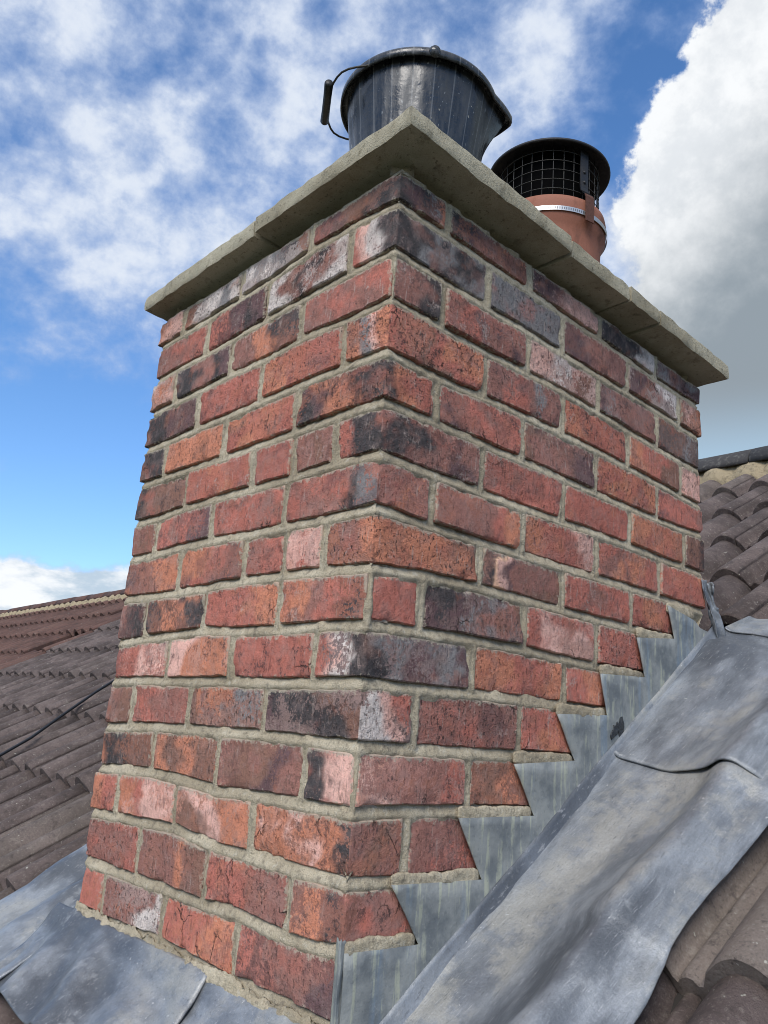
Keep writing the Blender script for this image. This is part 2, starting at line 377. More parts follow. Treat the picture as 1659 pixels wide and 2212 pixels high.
def mat_bucket():
    m, b = material('bucket_plastic')
    v, rnd = coords(b, False)
    vs = b.v('MULTIPLY', v, (1, 1, 0.12))
    st = b.noise(vs, 60, 5, 0.65); n = b.noise(v, 14, 5, 0.6); sp = b.noise(v, 62, 3, 0.55); sc_ = b.noise(b.v('MULTIPLY', v, (1, 1, 0.5)), 150, 3, 0.6)
    sx = b.n('ShaderNodeSeparateXYZ', {0: v})
    ang = b.m('MULTIPLY', b.m('ADD', b.m('ARCTAN2', sx.outputs[1], sx.outputs[0]), math.pi), 22 / (2 * math.pi))
    cell = b.n('ShaderNodeTexWhiteNoise', {'W': b.m('FLOOR', ang)}, noise_dimensions='1D').outputs['Value']
    seam = b.ss(b.m('ABSOLUTE', b.m('SUBTRACT', b.m('FRACT', ang), 0.03)), 0.055, 0.02)
    dust = b.m('MULTIPLY', b.ss(st, 0.38, 0.66), b.m('ADD', b.m('MULTIPLY', b.ss(n, 0.36, 0.62), 0.45), b.m('MULTIPLY', cell, 0.55)))
    c = b.mix(dust, (0.009, 0.011, 0.014), (0.058, 0.060, 0.065))
    c = b.mix(b.m('MULTIPLY', seam, 0.35), c, (0.22, 0.225, 0.23))
    c = b.mix(b.m('MULTIPLY', b.ss(sp, 0.68, 0.72), b.ss(n, 0.46, 0.56)), c, (0.36, 0.33, 0.26))
    c = b.mix(b.m('MULTIPLY', b.ss(sc_, 0.66, 0.70), 0.6), c, (0.28, 0.29, 0.29))
    finish(b, c, b.ss(st, 0.4, 0.7, 0.24, 0.55), b.m('ADD', n, b.m('MULTIPLY', sp, 0.4)), 0.002, 1.0, spec=0.6)
    return m
def mat_band():
    m, b = material('clamp_steel')
    t = b.n('ShaderNodeAttribute', attribute_name='slot').outputs['Vector']
    sx = b.n('ShaderNodeSeparateXYZ', {0: t})
    w = b.m('FRACT', b.m('MULTIPLY', sx.outputs[0], 170.0))
    dark = b.m('MULTIPLY', b.ss(w, 0.52, 0.60), b.ss(b.m('ABSOLUTE', b.m('SUBTRACT', sx.outputs[1], 0.5)), 0.32, 0.24))
    dark = b.m('MULTIPLY', dark, b.m('LESS_THAN', sx.outputs[0], 0.62))
    c = b.mix(dark, (0.50, 0.50, 0.50), (0.17, 0.17, 0.17))
    finish(b, c, 0.38, None, metallic=0.75)
    return m
M = dict(brick=mat_brick(), mortar=mat_mortar(), stone=mat_stone(), lead=mat_lead(), step=mat_lead_step(), bucket=mat_bucket(), band=mat_band(),
    tile=mat_tile('brown_concrete_tile', (0.068, 0.051, 0.046), (0.138, 0.105, 0.095), (0.21, 0.175, 0.145), (0.27, 0.235, 0.20)),
    red=mat_tile('red_concrete_tile', (0.080, 0.043, 0.034), (0.125, 0.066, 0.052), (0.15, 0.085, 0.066), (0.20, 0.14, 0.11)),
    ridge=mat_simple('dark_ridge_tile', (0.045, 0.042, 0.042), 0.8, (0.16, 0.155, 0.14), 45, amount=0.6, dist=0.003),
    rmort=mat_simple('lichened_ridge_mortar', (0.36, 0.29, 0.185), 0.95, (0.14, 0.115, 0.075), 38, dist=0.01, amount=0.8),
    black=mat_simple('black_painted_steel', (0.012, 0.012, 0.014), 0.45, (0.035, 0.033, 0.032), 40, metallic=0.0, spec=0.4),
    wire=mat_simple('grey_wire', (0.045, 0.042, 0.038), 0.5, (0.16, 0.15, 0.13), 200, metallic=0.4),
    dark_inside=mat_simple('dark_inside', (0.004, 0.004, 0.004), 1.0, (0.006, 0.006, 0.006), spec=0.0),  # matte near-black standing for the shade inside the cowl
    rust=mat_simple('rusty_bracket', (0.10, 0.040, 0.026), 0.7, (0.05, 0.03, 0.025), 80),
    clay=mat_simple('terracotta', (0.285, 0.112, 0.070), 0.75, (0.13, 0.062, 0.045), 20, amount=0.8, dist=0.001, zs=0.35),
    grip=mat_simple('black_grip', (0.012, 0.012, 0.012), 0.4, (0.03, 0.03, 0.03), 60),
    seal=mat_simple('black_sealant', (0.018, 0.020, 0.022), 0.22, (0.16, 0.17, 0.18), 40, spec=0.6, amount=0.6, dist=0.006),
    deck=mat_simple('roof_underlay', (0.03, 0.026, 0.023), 0.95),
    cable=mat_simple('black_cable', (0.012, 0.014, 0.018), 0.5),
    grass=mat_simple('ground_far_below', (0.07, 0.085, 0.045), 0.95, (0.12, 0.11, 0.08), 0.3))

# ------------------------------------------------------------------ ground far below the eaves
o = link('ground', mesh('ground', [(-400, -400, -7.2), (400, -400, -7.2), (400, 400, -7.2), (-400, 400, -7.2)], [(0, 1, 2, 3)], False), M['grass'])
tag(o, kind='structure')

# ------------------------------------------------------------------ roof frame (measured): a along the courses, b up the slope, h out
RS, RT, RY0, RQ = 0.6076, 0.0148, -0.0111, -0.0443
E1 = Vector((1, RQ, RT + RS * RQ)).normalized()
NN = Vector((-RT, -RS, 1)).normalized()
E2 = NN.cross(E1)
RO = Vector((0, RY0, -1.342 + RS * RY0))
def RP(a, b_, h=0.0): return RO + E1 * a + E2 * b_ + NN * h
RM = Matrix((E1, E2, NN)).transposed()
def to_ab(p):
    v = Vector(p) - RO; return v.dot(E1), v.dot(E2), v.dot(NN)
GA, TW, RW = 0.371, 0.336, 0.168          # gauge, tile cover width, roll spacing
def profile(a):                            # height of the tile's top across its width (rolls at 0.042 + k*0.168)
    q = ((a - 0.042 + RW / 2) % RW) - RW / 2
    return -0.050 + 0.050 * np.where(np.abs(q) < 0.062, np.cos(np.clip(q / 0.062, -1, 1) * math.pi / 2) ** 0.85, 0) - 0.012 * np.exp(-((np.abs(q) - 0.068) / 0.007) ** 2)
random.seed(5)
def tile_mesh(a0, a1, seed, length=0.415):
    """a concrete double-roll tile: a runs across, y up the slope, thick rounded nose"""
    n = max(8, int(round((a1 - a0) / 0.0072)))
    A = np.linspace(a0, a1 - 0.004, n)
    ys = [0.0, 0.004, 0.02, 0.2, length]
    H = profile(A)
    V = []
    rough = fbm(A * 45 + seed * 7.1, seed * 3.3, 0, 3) * 0.004
    for yi, y in enumerate(ys):
        drop = -0.026 * y / GA
        for i, a in enumerate(A):
            e = -0.005 if yi == 0 else (-0.001 if yi == 1 else 0)
            V.append((a - a0, y + (rough[i] * 0.5 if yi < 2 else 0), H[i] + drop + e + 0.0008 * fbm(a * 60, y * 40, seed, 2)))
    nt = len(ys)
    for yi, y in enumerate((0.001, 0.06, length)):
        drop = -0.026 * y / GA
        for i, a in enumerate(A):
            V.append((a - a0, y + (rough[i] if yi == 0 else 0), H[i] + drop - 0.029 + (rough[i] * 0.6 if yi == 0 else 0)))
    F = []
    def row(r0, r1):
        for i in range(n - 1): F.append((r0 * n + i, r0 * n + i + 1, r1 * n + i + 1, r1 * n + i))
    for r in range(nt - 1): row(r, r + 1)
    row(nt, 0); row(nt + 1, nt); row(nt + 2, nt + 1); row(nt - 1, nt + 2)
    for i in (0, n - 1):
        F.append(tuple(r * n + i for r in range(nt)) + tuple((nt + r) * n + i for r in (2, 1, 0)))
    me = mesh('roof_tile', V, F, True)
    fix_normals(me)
    for p in me.polygons:
        if abs(p.normal.y) > 0.55 or len(p.vertices) > 4: p.use_smooth = False
    return me
roof = thing('tiled_roof', 'weathered grey brown roof of double roll concrete tiles around the brick chimney', 'roof', RO)
roof2 = thing('tiled_roof', 'reddish brown tiled roof in the distance beyond the grey tiles', 'roof', RP(-5.292, 0.4, -0.1))
TM = {}
def place_tile(owner, a0, a1, k, mat, b0=None, jit=True):
    key = (round(a0 % RW, 3), round(a1 - a0, 3), random.randrange(4), mat.name)
    if key not in TM: TM[key] = tile_mesh(a0, a1, key[2])
    me = TM[key]
    o = link('roof_tile', me, mat, owner)
    b_ = (GA * k - 0.005 if b0 is None else b0) + (random.uniform(-.004, .004) if jit else 0)
    R = RM @ Matrix.Rotation(random.gauss(0, 0.004), 3, 'Z') @ Matrix.Rotation(random.gauss(0, 0.003), 3, 'Y')
    o.matrix_local = Matrix.Translation(RP(a0 + random.uniform(-.002, .002), b_, random.uniform(-.002, .002)) - owner.location) @ R.to_4x4()
    return o
SEAM = 0.42 - 17 * TW                       # where the neighbour's red tiles start
CH_L, CH_R, CH_B0, CH_B1 = -0.80, 0.084, -0.02, 1.20
for k in range(-1, 9):
    off = RW if k % 2 == 0 else 0.0
    j = -18
    while True:
        a0 = 0.42 + j * TW - off; a1 = a0 + TW; j += 1
        if a0 > 0.95: break
        if a1 <= SEAM + 0.01: continue
        a0 = max(a0, SEAM)
        bk, bt = GA * k, GA * k + 0.415
        if k in (0, 1, 2, 3):                # the stack stands here: tiles are cut against it
            if a1 > CH_L - 0.02 and a0 < CH_R - 0.01:
                if a0 < CH_L - 0.10: a1 = CH_L - 0.03
                elif a1 > CH_R + 0.05: a0 = CH_R
                else: continue
        if k == -1 and a0 > 0.5: continue
        if a1 - a0 < 0.06: continue
        if k <= 0 and a0 < -3.4: continue
        if k == 1 and a0 < -4.4: continue
        place_tile(roof, a0, a1, k, M['tile'])
for k in range(3, 8):
    off = RW if k % 2 == 0 else 0.0
    for j in range(-24, 1):
        a1 = SEAM + j * TW - (off if j < 0 else 0); a0 = a1 - TW
        if j == 0: a0 = SEAM - TW - off if off else SEAM - TW
        if j == 0 and off: a0 = a1 - off
        if a1 - a0 < 0.05 or a0 < -12.5: continue
        if k == 3 and a0 < -9.0: continue
        place_tile(roof2, a0, a1, k, M['red'])
# underlay just below the tiles, with the far slope of each roof
def slab_roof(owner, a0, a1, b0, b1):
    back = 5.0
    top = RP(0, b1, -0.115) - RP(0, 0, 0)
    pts = []
    for a in (a0, a1):
        r = RP(a, b1, -0.085)
        pts += [RP(a, b0, -0.085), r, r + Vector((-RQ * 0, back, -back * RS)), RP(a, b0, -0.20), r + Vector((0, 0, -0.14)), r + Vector((0, back, -back * RS - 0.14))]
    pts = [p - owner.location for p in pts]
    F = [(0, 1, 7, 6), (1, 2, 8, 7), (3, 9, 10, 4), (4, 10, 11, 5), (0, 3, 4, 1), (1, 4, 5, 2), (6, 7, 10, 9), (7, 8, 11, 10), (0, 6, 9, 3), (2, 5, 11, 8)]
    return link('underlay', fix_normals(mesh('underlay', pts, F, False)), M['deck'], owner)
slab_roof(roof, SEAM, 1.4, -2.2, 3.36)
slab_roof(roof2, -13.0, SEAM - 0.004, -1.0, 2.74)
# ridge: half-round tiles bedded on lichened mortar
def ridge(owner, a0, a1, b_, mat, step=0.45, rr=0.118, mort=True):
    n = int(round((a1 - a0) / step))
    for i in range(n):
        V = []; F = []; seg = 14
        w = step - 0.006
        for y in (0, w):
            for ro in (rr, rr - 0.016):
                for s_ in range(seg + 1):
                    q = math.pi * s_ / seg
                    V.append((y, ro * math.cos(q) * 1.0, ro * math.sin(q) * 0.80))
        m_ = seg + 1
        for s_ in range(seg):
            F += [(s_, s_ + 1, 2 * m_ + s_ + 1, 2 * m_ + s_), (m_ + s_, 3 * m_ + s_, 3 * m_ + s_ + 1, m_ + s_ + 1),
                  (s_, m_ + s_, m_ + s_ + 1, s_ + 1), (2 * m_ + s_, 2 * m_ + s_ + 1, 3 * m_ + s_ + 1, 3 * m_ + s_)]
        F += [(0, 2 * m_, 3 * m_, m_), (seg, m_ + seg, 3 * m_ + seg, 2 * m_ + seg)]
        o = link('ridge_tile', fix_normals(mesh('ridge_tile', V, F)), mat, owner)
        z = Vector((0, 0, 1)); yv = z.cross(E1).normalized(); zz = E1.cross(yv)
        R = Matrix((E1, yv, zz)).transposed() @ Matrix.Rotation(random.gauss(0, 0.006), 3, 'Y')
        o.matrix_local = Matrix.Translation(RP(a0 + i * step, b_, -0.035 + random.uniform(-.004, .004)) - owner.location) @ R.to_4x4()
    if mort:
        na = int((a1 - a0) / 0.02); nb = 7
        A = np.linspace(a0, a1, na)
        V = []
        for i, a in enumerate(A):
            pr = float(profile(np.array([a]))[0])
            for j in range(nb):
                t = j / (nb - 1)
                bb = b_ - 0.170 + 0.13 * t + 0.018 * float(fbm(a * 14, t * 3, 2, 3))
                hh = (pr - 0.035) * (1 - t) + 0.012 * t + 0.014 * float(fbm(a * 22, t * 5, 7, 3)) + 0.03 * math.sin(math.pi * t)
                V.append(RP(a, bb, hh) - owner.location)
        F = gridf(na, nb)
        o = link('ridge_mortar', mesh('ridge_mortar', V, F), M['rmort'], owner)
        solid(o, 0.03)
ridge(roof, SEAM, 1.2, 3.37, M['ridge'])
ridge(roof2, -12.5, SEAM, 2.78, M['red'], rr=0.095)
# cable lying over the grey tiles
pts = []
for (a, b_) in ((-2.35, -0.12), (-2.45, 0.10), (-2.573, 0.349), (-2.608, 0.489), (-2.735, 0.674), (-2.864, 0.878), (-2.899, 0.957), (-3.0, 1.25), (-3.05, 1.6)):
    pts.append(RP(a, b_, 0.012))
sm = []
for i in range(len(pts) - 1):
    for t in np.linspace(0, 1, 6, endpoint=False): sm.append(pts[i].lerp(pts[i + 1], float(t)))
V, F = tube(sm, 0.006, 8)
o = link('cable', mesh('cable', V, F), M['cable'])
tag(o, 'thin black cable running down over the grey roof tiles', 'cable')

# ------------------------------------------------------------------ the chimney stack: measured courses (s along the faces, z down from the slab)
LB = {0:[(0.0,0.0030),(0.175,0.0020),(0.40,-0.002),(0.828,-0.0070)],
 1:[(0.0,-0.0769),(0.107,-0.0679),(0.233,-0.0670),(0.365,-0.0799),(0.613,-0.0843),(0.822,-0.0866)],
 2:[(0.0,-0.1667),(0.108,-0.1646),(0.236,-0.1651),(0.347,-0.1667),(0.495,-0.1713),(0.591,-0.1735),(0.719,-0.1722),(0.814,-0.1759)],
 3:[(0.0,-0.2555),(0.117,-0.2558),(0.225,-0.2495),(0.355,-0.2561),(0.472,-0.2531),(0.601,-0.2563),(0.702,-0.2558),(0.813,-0.2577)],
 4:[(0.0,-0.3485),(0.106,-0.3449),(0.224,-0.3431),(0.350,-0.3433),(0.483,-0.3459),(0.589,-0.3443),(0.704,-0.3480),(0.804,-0.3454)],
 5:[(0.0,-0.4335),(0.117,-0.4312),(0.224,-0.4338),(0.353,-0.4335),(0.490,-0.4339),(0.590,-0.4324),(0.706,-0.4314),(0.812,-0.4295)],
 6:[(0.0,-0.5194),(0.108,-0.5152),(0.231,-0.5179),(0.352,-0.5171),(0.473,-0.516),(0.593,-0.5163),(0.709,-0.5218),(0.801,-0.5201)],
 7:[(0.0,-0.6050),(0.118,-0.6069),(0.227,-0.6053),(0.350,-0.6046),(0.460,-0.600),(0.576,-0.5994),(0.704,-0.6032),(0.801,-0.6024)],
 8:[(0.0,-0.6968),(0.105,-0.6930),(0.223,-0.6903),(0.345,-0.6893),(0.430,-0.6902),(0.469,-0.6924),(0.575,-0.6927),(0.698,-0.6939),(0.800,-0.6922)],
 9:[(0.0,-0.7810),(0.123,-0.7794),(0.224,-0.7801),(0.353,-0.7781),(0.458,-0.7723),(0.571,-0.7774),(0.687,-0.7808),(0.778,-0.7857)],
 10:[(0.0,-0.8638),(0.110,-0.8657),(0.247,-0.8655),(0.346,-0.8640),(0.482,-0.8652),(0.565,-0.8645),(0.697,-0.8639),(0.792,-0.8668)],
 11:[(0.0,-0.9519),(0.119,-0.9495),(0.231,-0.9471),(0.358,-0.9494),(0.469,-0.9488),(0.598,-0.9512),(0.694,-0.9554),(0.802,-0.9600)],
 12:[(0.0,-1.0398),(0.116,-1.0403),(0.237,-1.0405),(0.348,-1.0438),(0.471,-1.0365),(0.583,-1.0341),(0.715,-1.0379),(0.802,-1.0422)],
 13:[(0.0,-1.1292),(0.122,-1.1298),(0.229,-1.1292),(0.328,-1.1299),(0.471,-1.1174),(0.584,-1.1220),(0.690,-1.1247),(0.813,-1.1295)],
 14:[(0.0,-1.2110),(0.068,-1.2178),(0.122,-1.2191),(0.249,-1.2124),(0.353,-1.2185),(0.476,-1.2177),(0.576,-1.2186),(0.708,-1.2207),(0.799,-1.2190)],
 15:[(0.0,-1.3031),(0.254,-1.3051),(0.469,-1.3008),(0.698,-1.3074),(0.777,-1.3052)]}
RB = {0:[(0.0,0.003),(1.03,-0.040)],
 1:[(0.118,-0.0744),(0.228,-0.0890),(0.356,-0.0796),(0.457,-0.0902),(0.593,-0.0874),(0.704,-0.0967),(0.818,-0.0979),(0.936,-0.1077),(1.033,-0.1022)],
 2:[(0.110,-0.1781),(0.229,-0.1639),(0.348,-0.1796),(0.463,-0.1691),(0.584,-0.1838),(0.703,-0.1701),(0.821,-0.1800),(0.927,-0.1793),(1.032,-0.1877)],
 3:[(0.104,-0.2531),(0.216,-0.2718),(0.348,-0.2514),(0.473,-0.2554),(0.585,-0.2548),(0.704,-0.2679),(0.824,-0.2662),(0.929,-0.2762),(1.023,-0.2731)],
 4:[(0.106,-0.3582),(0.233,-0.3431),(0.337,-0.3487),(0.463,-0.3398),(0.581,-0.3484),(0.706,-0.3454),(0.817,-0.3534),(0.925,-0.3560),(1.030,-0.3602)],
 5:[(0.109,-0.4292),(0.223,-0.4358),(0.334,-0.4355),(0.427,-0.4325),(0.573,-0.4377),(0.705,-0.4380),(0.820,-0.4358),(0.927,-0.4385),(1.026,-0.4303)],
 6:[(0.108,-0.5265),(0.237,-0.5183),(0.350,-0.5245),(0.476,-0.5219),(0.587,-0.5194),(0.709,-0.5167),(0.827,-0.5250),(0.935,-0.5211),(1.027,-0.5242)],
 7:[(0.116,-0.6089),(0.228,-0.6104),(0.350,-0.6050),(0.471,-0.6117),(0.591,-0.6064),(0.707,-0.6100),(0.822,-0.6060),(1.03,-0.6120)],
 8:[(0.109,-0.6903),(0.236,-0.6820),(0.343,-0.6904),(0.473,-0.6875),(0.580,-0.6918),(0.714,-0.6901),(1.03,-0.69)],
 9:[(0.111,-0.7778),(0.227,-0.7763),(0.350,-0.7702),(0.475,-0.7808),(0.585,-0.7808),(1.03,-0.78)],
 10:[(0.103,-0.8672),(0.227,-0.8566),(0.359,-0.8614),(1.03,-0.864)],
 11:[(0.110,-0.9531),(0.228,-0.9518),(0.346,-0.9509),(1.03,-0.951)],
 12:[(0.105,-1.0366),(0.234,-1.0374),(0.361,-1.0399),(1.03,-1.04)],
 13:[(0.109,-1.1318),(0.266,-1.1332),(1.03,-1.13)],
 14:[(0.138,-1.2174),(1.03,-1.217)], 15:[(0.1,-1.304),(1.03,-1.304)]}
# perpend joints, left face from the corner outwards (last value = face end), right face likewise; colours of the bricks run left to right
LJ = {1:[0.242,0.478,0.715,0.830],2:[0.118,0.371,0.599,0.818],3:[0.247,0.484,0.712,0.823],4:[0.113,0.360,0.597,0.822],5:[0.235,0.471,0.708,0.818],
 6:[0.114,0.230,0.354,0.596,0.814],7:[0.237,0.475,0.702,0.811],8:[0.117,0.223,0.345,0.581,0.813],9:[0.223,0.461,0.693,0.809],10:[0.115,0.351,0.577,0.799],
 11:[0.235,0.474,0.698,0.810],12:[0.117,0.354,0.587,0.807],13:[0.236,0.474,0.704,0.817],14:[0.123,0.351,0.588,0.809],15:[0.245,0.473,0.702,0.794]}
RJ = {1:[0.120,0.355,0.595,0.828,1.035],2:[0.234,0.464,0.703,0.929,1.035],3:[0.119,0.354,0.591,0.828,1.023],4:[0.234,0.470,0.706,0.930,1.024],
 5:[0.116,0.346,0.584,0.821,1.032],6:[0.237,0.475,0.709,0.939,1.035],7:[0.120,0.353,0.589,0.827,1.03],8:[0.243,0.478,0.711,0.95],9:[0.111,0.366,0.588,0.82],
 10:[0.235,0.486,0.72],11:[0.111,0.358,0.60],12:[0.234,0.47],13:[0.107,0.34],14:[0.235],15:[0.115]}
COLS = dict(r=(.310,.106,.078), o=(.370,.145,.086), p=(.50,.29,.235), m=(.205,.096,.076), k=(.042,.037,.037), g=(.160,.150,.146), w=(.46,.40,.36), t=(.60,.36,.235), n=(.170,.088,.064), d=(.095,.055,.055))
# (left-face bricks outermost first, corner brick as "left|right", right-face bricks)
SPEC = {
 1:['op','nwgw','wgkn','mdnk|kdkgo','kdmo','gdmp','kkkw','gdm'],
 2:['kmmr','rdkd','wmkmw','rpwk|kkgkg','gggg','dmm','dmmw','npon'],
 3:['rwo','kmkd','mokk','rmrmr|mmk','rmrdm','pwmn','dgmm','ngk'],
 4:['mkkd','rrr','orrr','ogpo|rrnro','mrmgm','orr','orn','po'],
 5:['nk','ooo','oror','kdook|mkor','dmrmr','nmmd','roro','drrm'],
 6:['kn','ror','rr','mnm','rkk|kmmdm','mrrr','rrr','oro','nkm'],
 7:['rmn','rmrd','rrmr','mrkg|mroo','mmro','orp','rmor','rro'],
 8:['dmo','ormd','mmrr','prp','mon','ktp|dmmnn','rmrr','rorm','rr'],
 9:['dmk','kook','rrro','omrk|rrr','kdgmn','rpr','rrm'],
 10:['rrp','poo','rrrr','rpwk|kgdgd','orro','ror'],
 11:['mn','rmm','nomog','dkkkn|wpr','mrmm','ror'],
 12:['okn','onon','mndm','kkp|pmmr','nom'],
 13:['or','orp','npoo','oopook|mnm','mrd'],
 14:['rmr','mmon','rrmm','oook|mrnd'],
 15:['or','mmmw','rroo','rrmmd|d'],
}
W0, L0 = 0.806, 1.024
def smooth(pts, it=1):
    p = np.array(pts, float)
    for _ in range(it):
        z = p[:, 1].copy()
        z[1:-1] = 0.25 * p[:-2, 1] + 0.5 * p[1:-1, 1] + 0.25 * p[2:, 1]
        p[:, 1] = z
    return p
BED = {}
for k in range(16):
    l = smooth(LB[k], 0); r = smooth(([(0.0, LB[k][0][1])] if RB[k][0][0] > 0 else []) + RB[k], 2 if k < 4 else 1)
    s_ = np.concatenate([-l[::-1, 0], r[1:, 0]]); z_ = np.concatenate([l[::-1, 1], r[1:, 1]])
    BED[k] = (s_, z_)
def bed(k, s): return np.interp(s, *BED[k])
RC = 0.0035
def path(s, W, L):
    """walks round the stack: s<0 left face, s>0 right face; returns xy and outward normal, corners slightly rounded"""
    s = np.asarray(s, float)
    x = np.where(s < -W, -W, np.where(s < 0, s, np.where(s < L, 0.0, -(s - L))))
    y = np.where(s < -W, -(s + W), np.where(s < 0, 0.0, np.where(s < L, s, L)))
    nx = np.where(s < -W, -1.0, np.where(s < 0, 0.0, np.where(s < L, 1.0, 0.0)))
    ny = np.where(s < -W, 0.0, np.where(s < 0, -1.0, np.where(s < L, 0.0, 1.0)))
    for c, n0, n1, d0, d1 in ((-W, (-1, 0), (0, -1), (0, -1), (1, 0)), (0.0, (0, -1), (1, 0), (1, 0), (0, 1)), (L, (1, 0), (0, 1), (0, 1), (-1, 0))):
        t = (s - (c - RC)) / (2 * RC); k = (t > 0) & (t < 1)
        if not k.any(): continue
        cx, cy = (-W, 0) if c == -W else ((0, 0) if c == 0 else (0, L))
        t = t[k]
        p0 = (cx - d0[0] * RC, cy - d0[1] * RC); p2 = (cx + d1[0] * RC, cy + d1[1] * RC)
        x[k] = (1 - t) ** 2 * p0[0] + 2 * t * (1 - t) * cx + t * t * p2[0]
        y[k] = (1 - t) ** 2 * p0[1] + 2 * t * (1 - t) * cy + t * t * p2[1]
        ax = n0[0] * (1 - t) + n1[0] * t; ay = n0[1] * (1 - t) + n1[1] * t; ln = np.hypot(ax, ay)
        nx[k], ny[k] = ax / ln, ay / ln
    return x, y, nx, ny
stack = thing('brick_chimney', 'weathered red brick chimney stack with stone coping and lead flashing', 'chimney', (0, 0, 0))
HJ, HB = 0.0062, 0.0080                    # half widths of perpend and bed joints
rng = np.random.default_rng(11)
def make_brick(s0, s1, c, codes, W, L, seed, ends=(HJ, HJ)):
    sa, sb = s0 + ends[0], s1 - ends[1]
    ln = sb - sa
    us = np.linspace(0, 1, max(8, int(ln / 0.0062)))
    e = 0.0022 / ln
    us = np.unique(np.concatenate([us, [e, 2.4 * e, 1 - e, 1 - 2.4 * e]]))
    for cc in (-W, 0.0, L):
        if sa < cc < sb:
            us = np.unique(np.concatenate([us, [(cc + q - sa) / ln for q in (-RC, -RC / 2, 0, RC / 2, RC)]]))
    vs_ = np.array([0, .028, .07, .14, .24, .34, .44, .54, .64, .74, .83, .90, .94, .975, 1])
    U, T = np.meshgrid(us, vs_, indexing='ij')
    ang = rng.normal(0, 0.006)
    S = sa + U * ln
    zt = bed(c - 1, S) - HB - (0.0022 if c > 1 else 0.009 + 0.004 * fbm(S * 9, seed, 2.0, 2)) + 0.0030 * fbm(S * 46, seed, 1.5, 4)
    zb = bed(c, S) + HB - 0.0006 + 0.0028 * fbm(S * 50, seed, 8.5, 4)
    Z = zb + T * (zt - zb) + ang * (S - (sa + sb) / 2)
    S = S + (1 - 2 * U) * 0.0008 + (0.0022 * fbm(Z * 45, seed, 3.1, 3)) * (np.abs(2 * U - 1) ** 3)
    hgt = zt - zb
    de = np.minimum(np.minimum(U, 1 - U) * ln, np.minimum(T, 1 - T) * hgt)
    du = np.minimum(U, 1 - U) * ln; dv = np.minimum(T, 1 - T) * hgt
    rc = 0.008
    corner = (du < rc) & (dv < rc)
    de = np.where(corner, np.maximum(0, rc - np.hypot(rc - du, rc - dv)), de)
    r = 0.0026 + 0.0012 * fbm(S * 25, Z * 25, seed, 2)
    q = np.clip(1 - de / r, 0, 1)
    off = rng.normal(0.0006, 0.0012) + rng.normal(0, 0.0011) * (2 * U - 1) + rng.normal(0, 0.0010) * (2 * T - 1)
    off = off - r * (1 - np.sqrt(np.maximum(0, 1 - q * q)))
    off = off + 0.0015 * fbm(S * 34, Z * 34, seed, 4) + 0.0006 * fbm(S * 160, Z * 160, seed, 2)
    chip = sstep(fbm(S * 26, Z * 26, seed + 4.4, 4), 0.12, 0.34) * np.exp(-de / 0.010)
    off = off - 0.0055 * chip
    if any(sa < cc < sb for cc in (-W, 0.0, L)):      # worn arrises
        for cc in (-W, 0.0, L):
            off = off - 0.004 * np.exp(-((S - cc) / 0.010) ** 2) * sstep(fbm(Z * 30, seed, cc, 3), 0.0, 0.5)
    x, y, nx, ny = path(S, W, L)
    P = np.stack([x + nx * off, y + ny * off, Z], -1)
    nu, nv = U.shape
    V = P.reshape(-1, 3); F = gridf(nu, nv)
    # ring pushed back into the wall gives the brick its depth
    loop = [i * nv for i in range(nu)] + [(nu - 1) * nv + j for j in range(1, nv)] + [i * nv + nv - 1 for i in range(nu - 2, -1, -1)] + [j for j in range(nv - 2, 0, -1)]
    xf, yf, nxf, nyf = x.ravel(), y.ravel(), nx.ravel(), ny.ravel()
    back = np.array([(xf[i] - nxf[i] * 0.045, yf[i] - nyf[i] * 0.045, V[i, 2]) for i in loop])
    nb0 = len(V); V = np.concatenate([V, back])
    m_ = len(loop)
    F = [tuple(f) for f in F] + [(loop[i], nb0 + i, nb0 + (i + 1) % m_, loop[(i + 1) % m_]) for i in range(m_)]
    me = mesh('brick', V, F)
    # fired colour across the face
    cl, cr = (codes.split('|') + [None])[:2]
    def ramp(cs, t):
        cs = np.array([COLS[ch] for ch in cs])
        if len(cs) == 1: return np.repeat(cs, t.size, 0).reshape(*t.shape, 3)
        f = np.clip(t, 0, 1) * len(cs) - 0.5
        i = np.clip(np.floor(f).astype(int), 0, len(cs) - 2)
        g = sstep(np.clip(f - i, 0, 1), 0.22, 0.78)[..., None]
        return cs[i] * (1 - g) + cs[i + 1] * g
    wob = 0.30 * fbm(S * 24, Z * 20, seed + 2.2, 5, 0.6) + 0.50 * fbm(S * 9, Z * 17, seed + 6, 3)
    if cr is None:
        C = ramp(cl, U + wob)
    else:
        tl = (S - sa) / max(1e-4, -sa); tr = S / max(1e-4, sb)
        C = np.where((S < 0)[..., None], ramp(cl, tl + wob), ramp(cr, tr + wob))
    mean = np.mean(C.reshape(-1, 3), 0)
    keep = 0.84 + 0.28 * fbm(S * 13, Z * 13, seed + 21, 3)
    C = 1.12 * C; mean = 1.12 * mean
    mk = np.clip(0.66 + 0.75 * fbm(S * 17, Z * 17, seed + 21, 4), 0, 1)
    C = C * np.exp(0.20 * fbm(S * 30, Z * 30, seed + 9, 4))[..., None] * rng.uniform(0.9, 1.1)
    g2 = sstep(fbm(S * 20, Z * 28, seed + 12, 4), 0.16, 0.42)[..., None] * 0.5
    C = C * (1 - g2) + np.array(COLS[rng.choice(list('mdnro'))]) * g2
    B0 = np.broadcast_to(mean, C.shape) * np.exp(0.16 * fbm(S * 26, Z * 26, seed + 31, 4))[..., None]
    bl = np.exp(-de / 0.011) * (0.62 + 0.40 * T)
    A = np.concatenate([np.concatenate([B0, bl[..., None]], -1).reshape(-1, 4), np.zeros((m_, 4)) + np.array([.2, .08, .06, 1])])
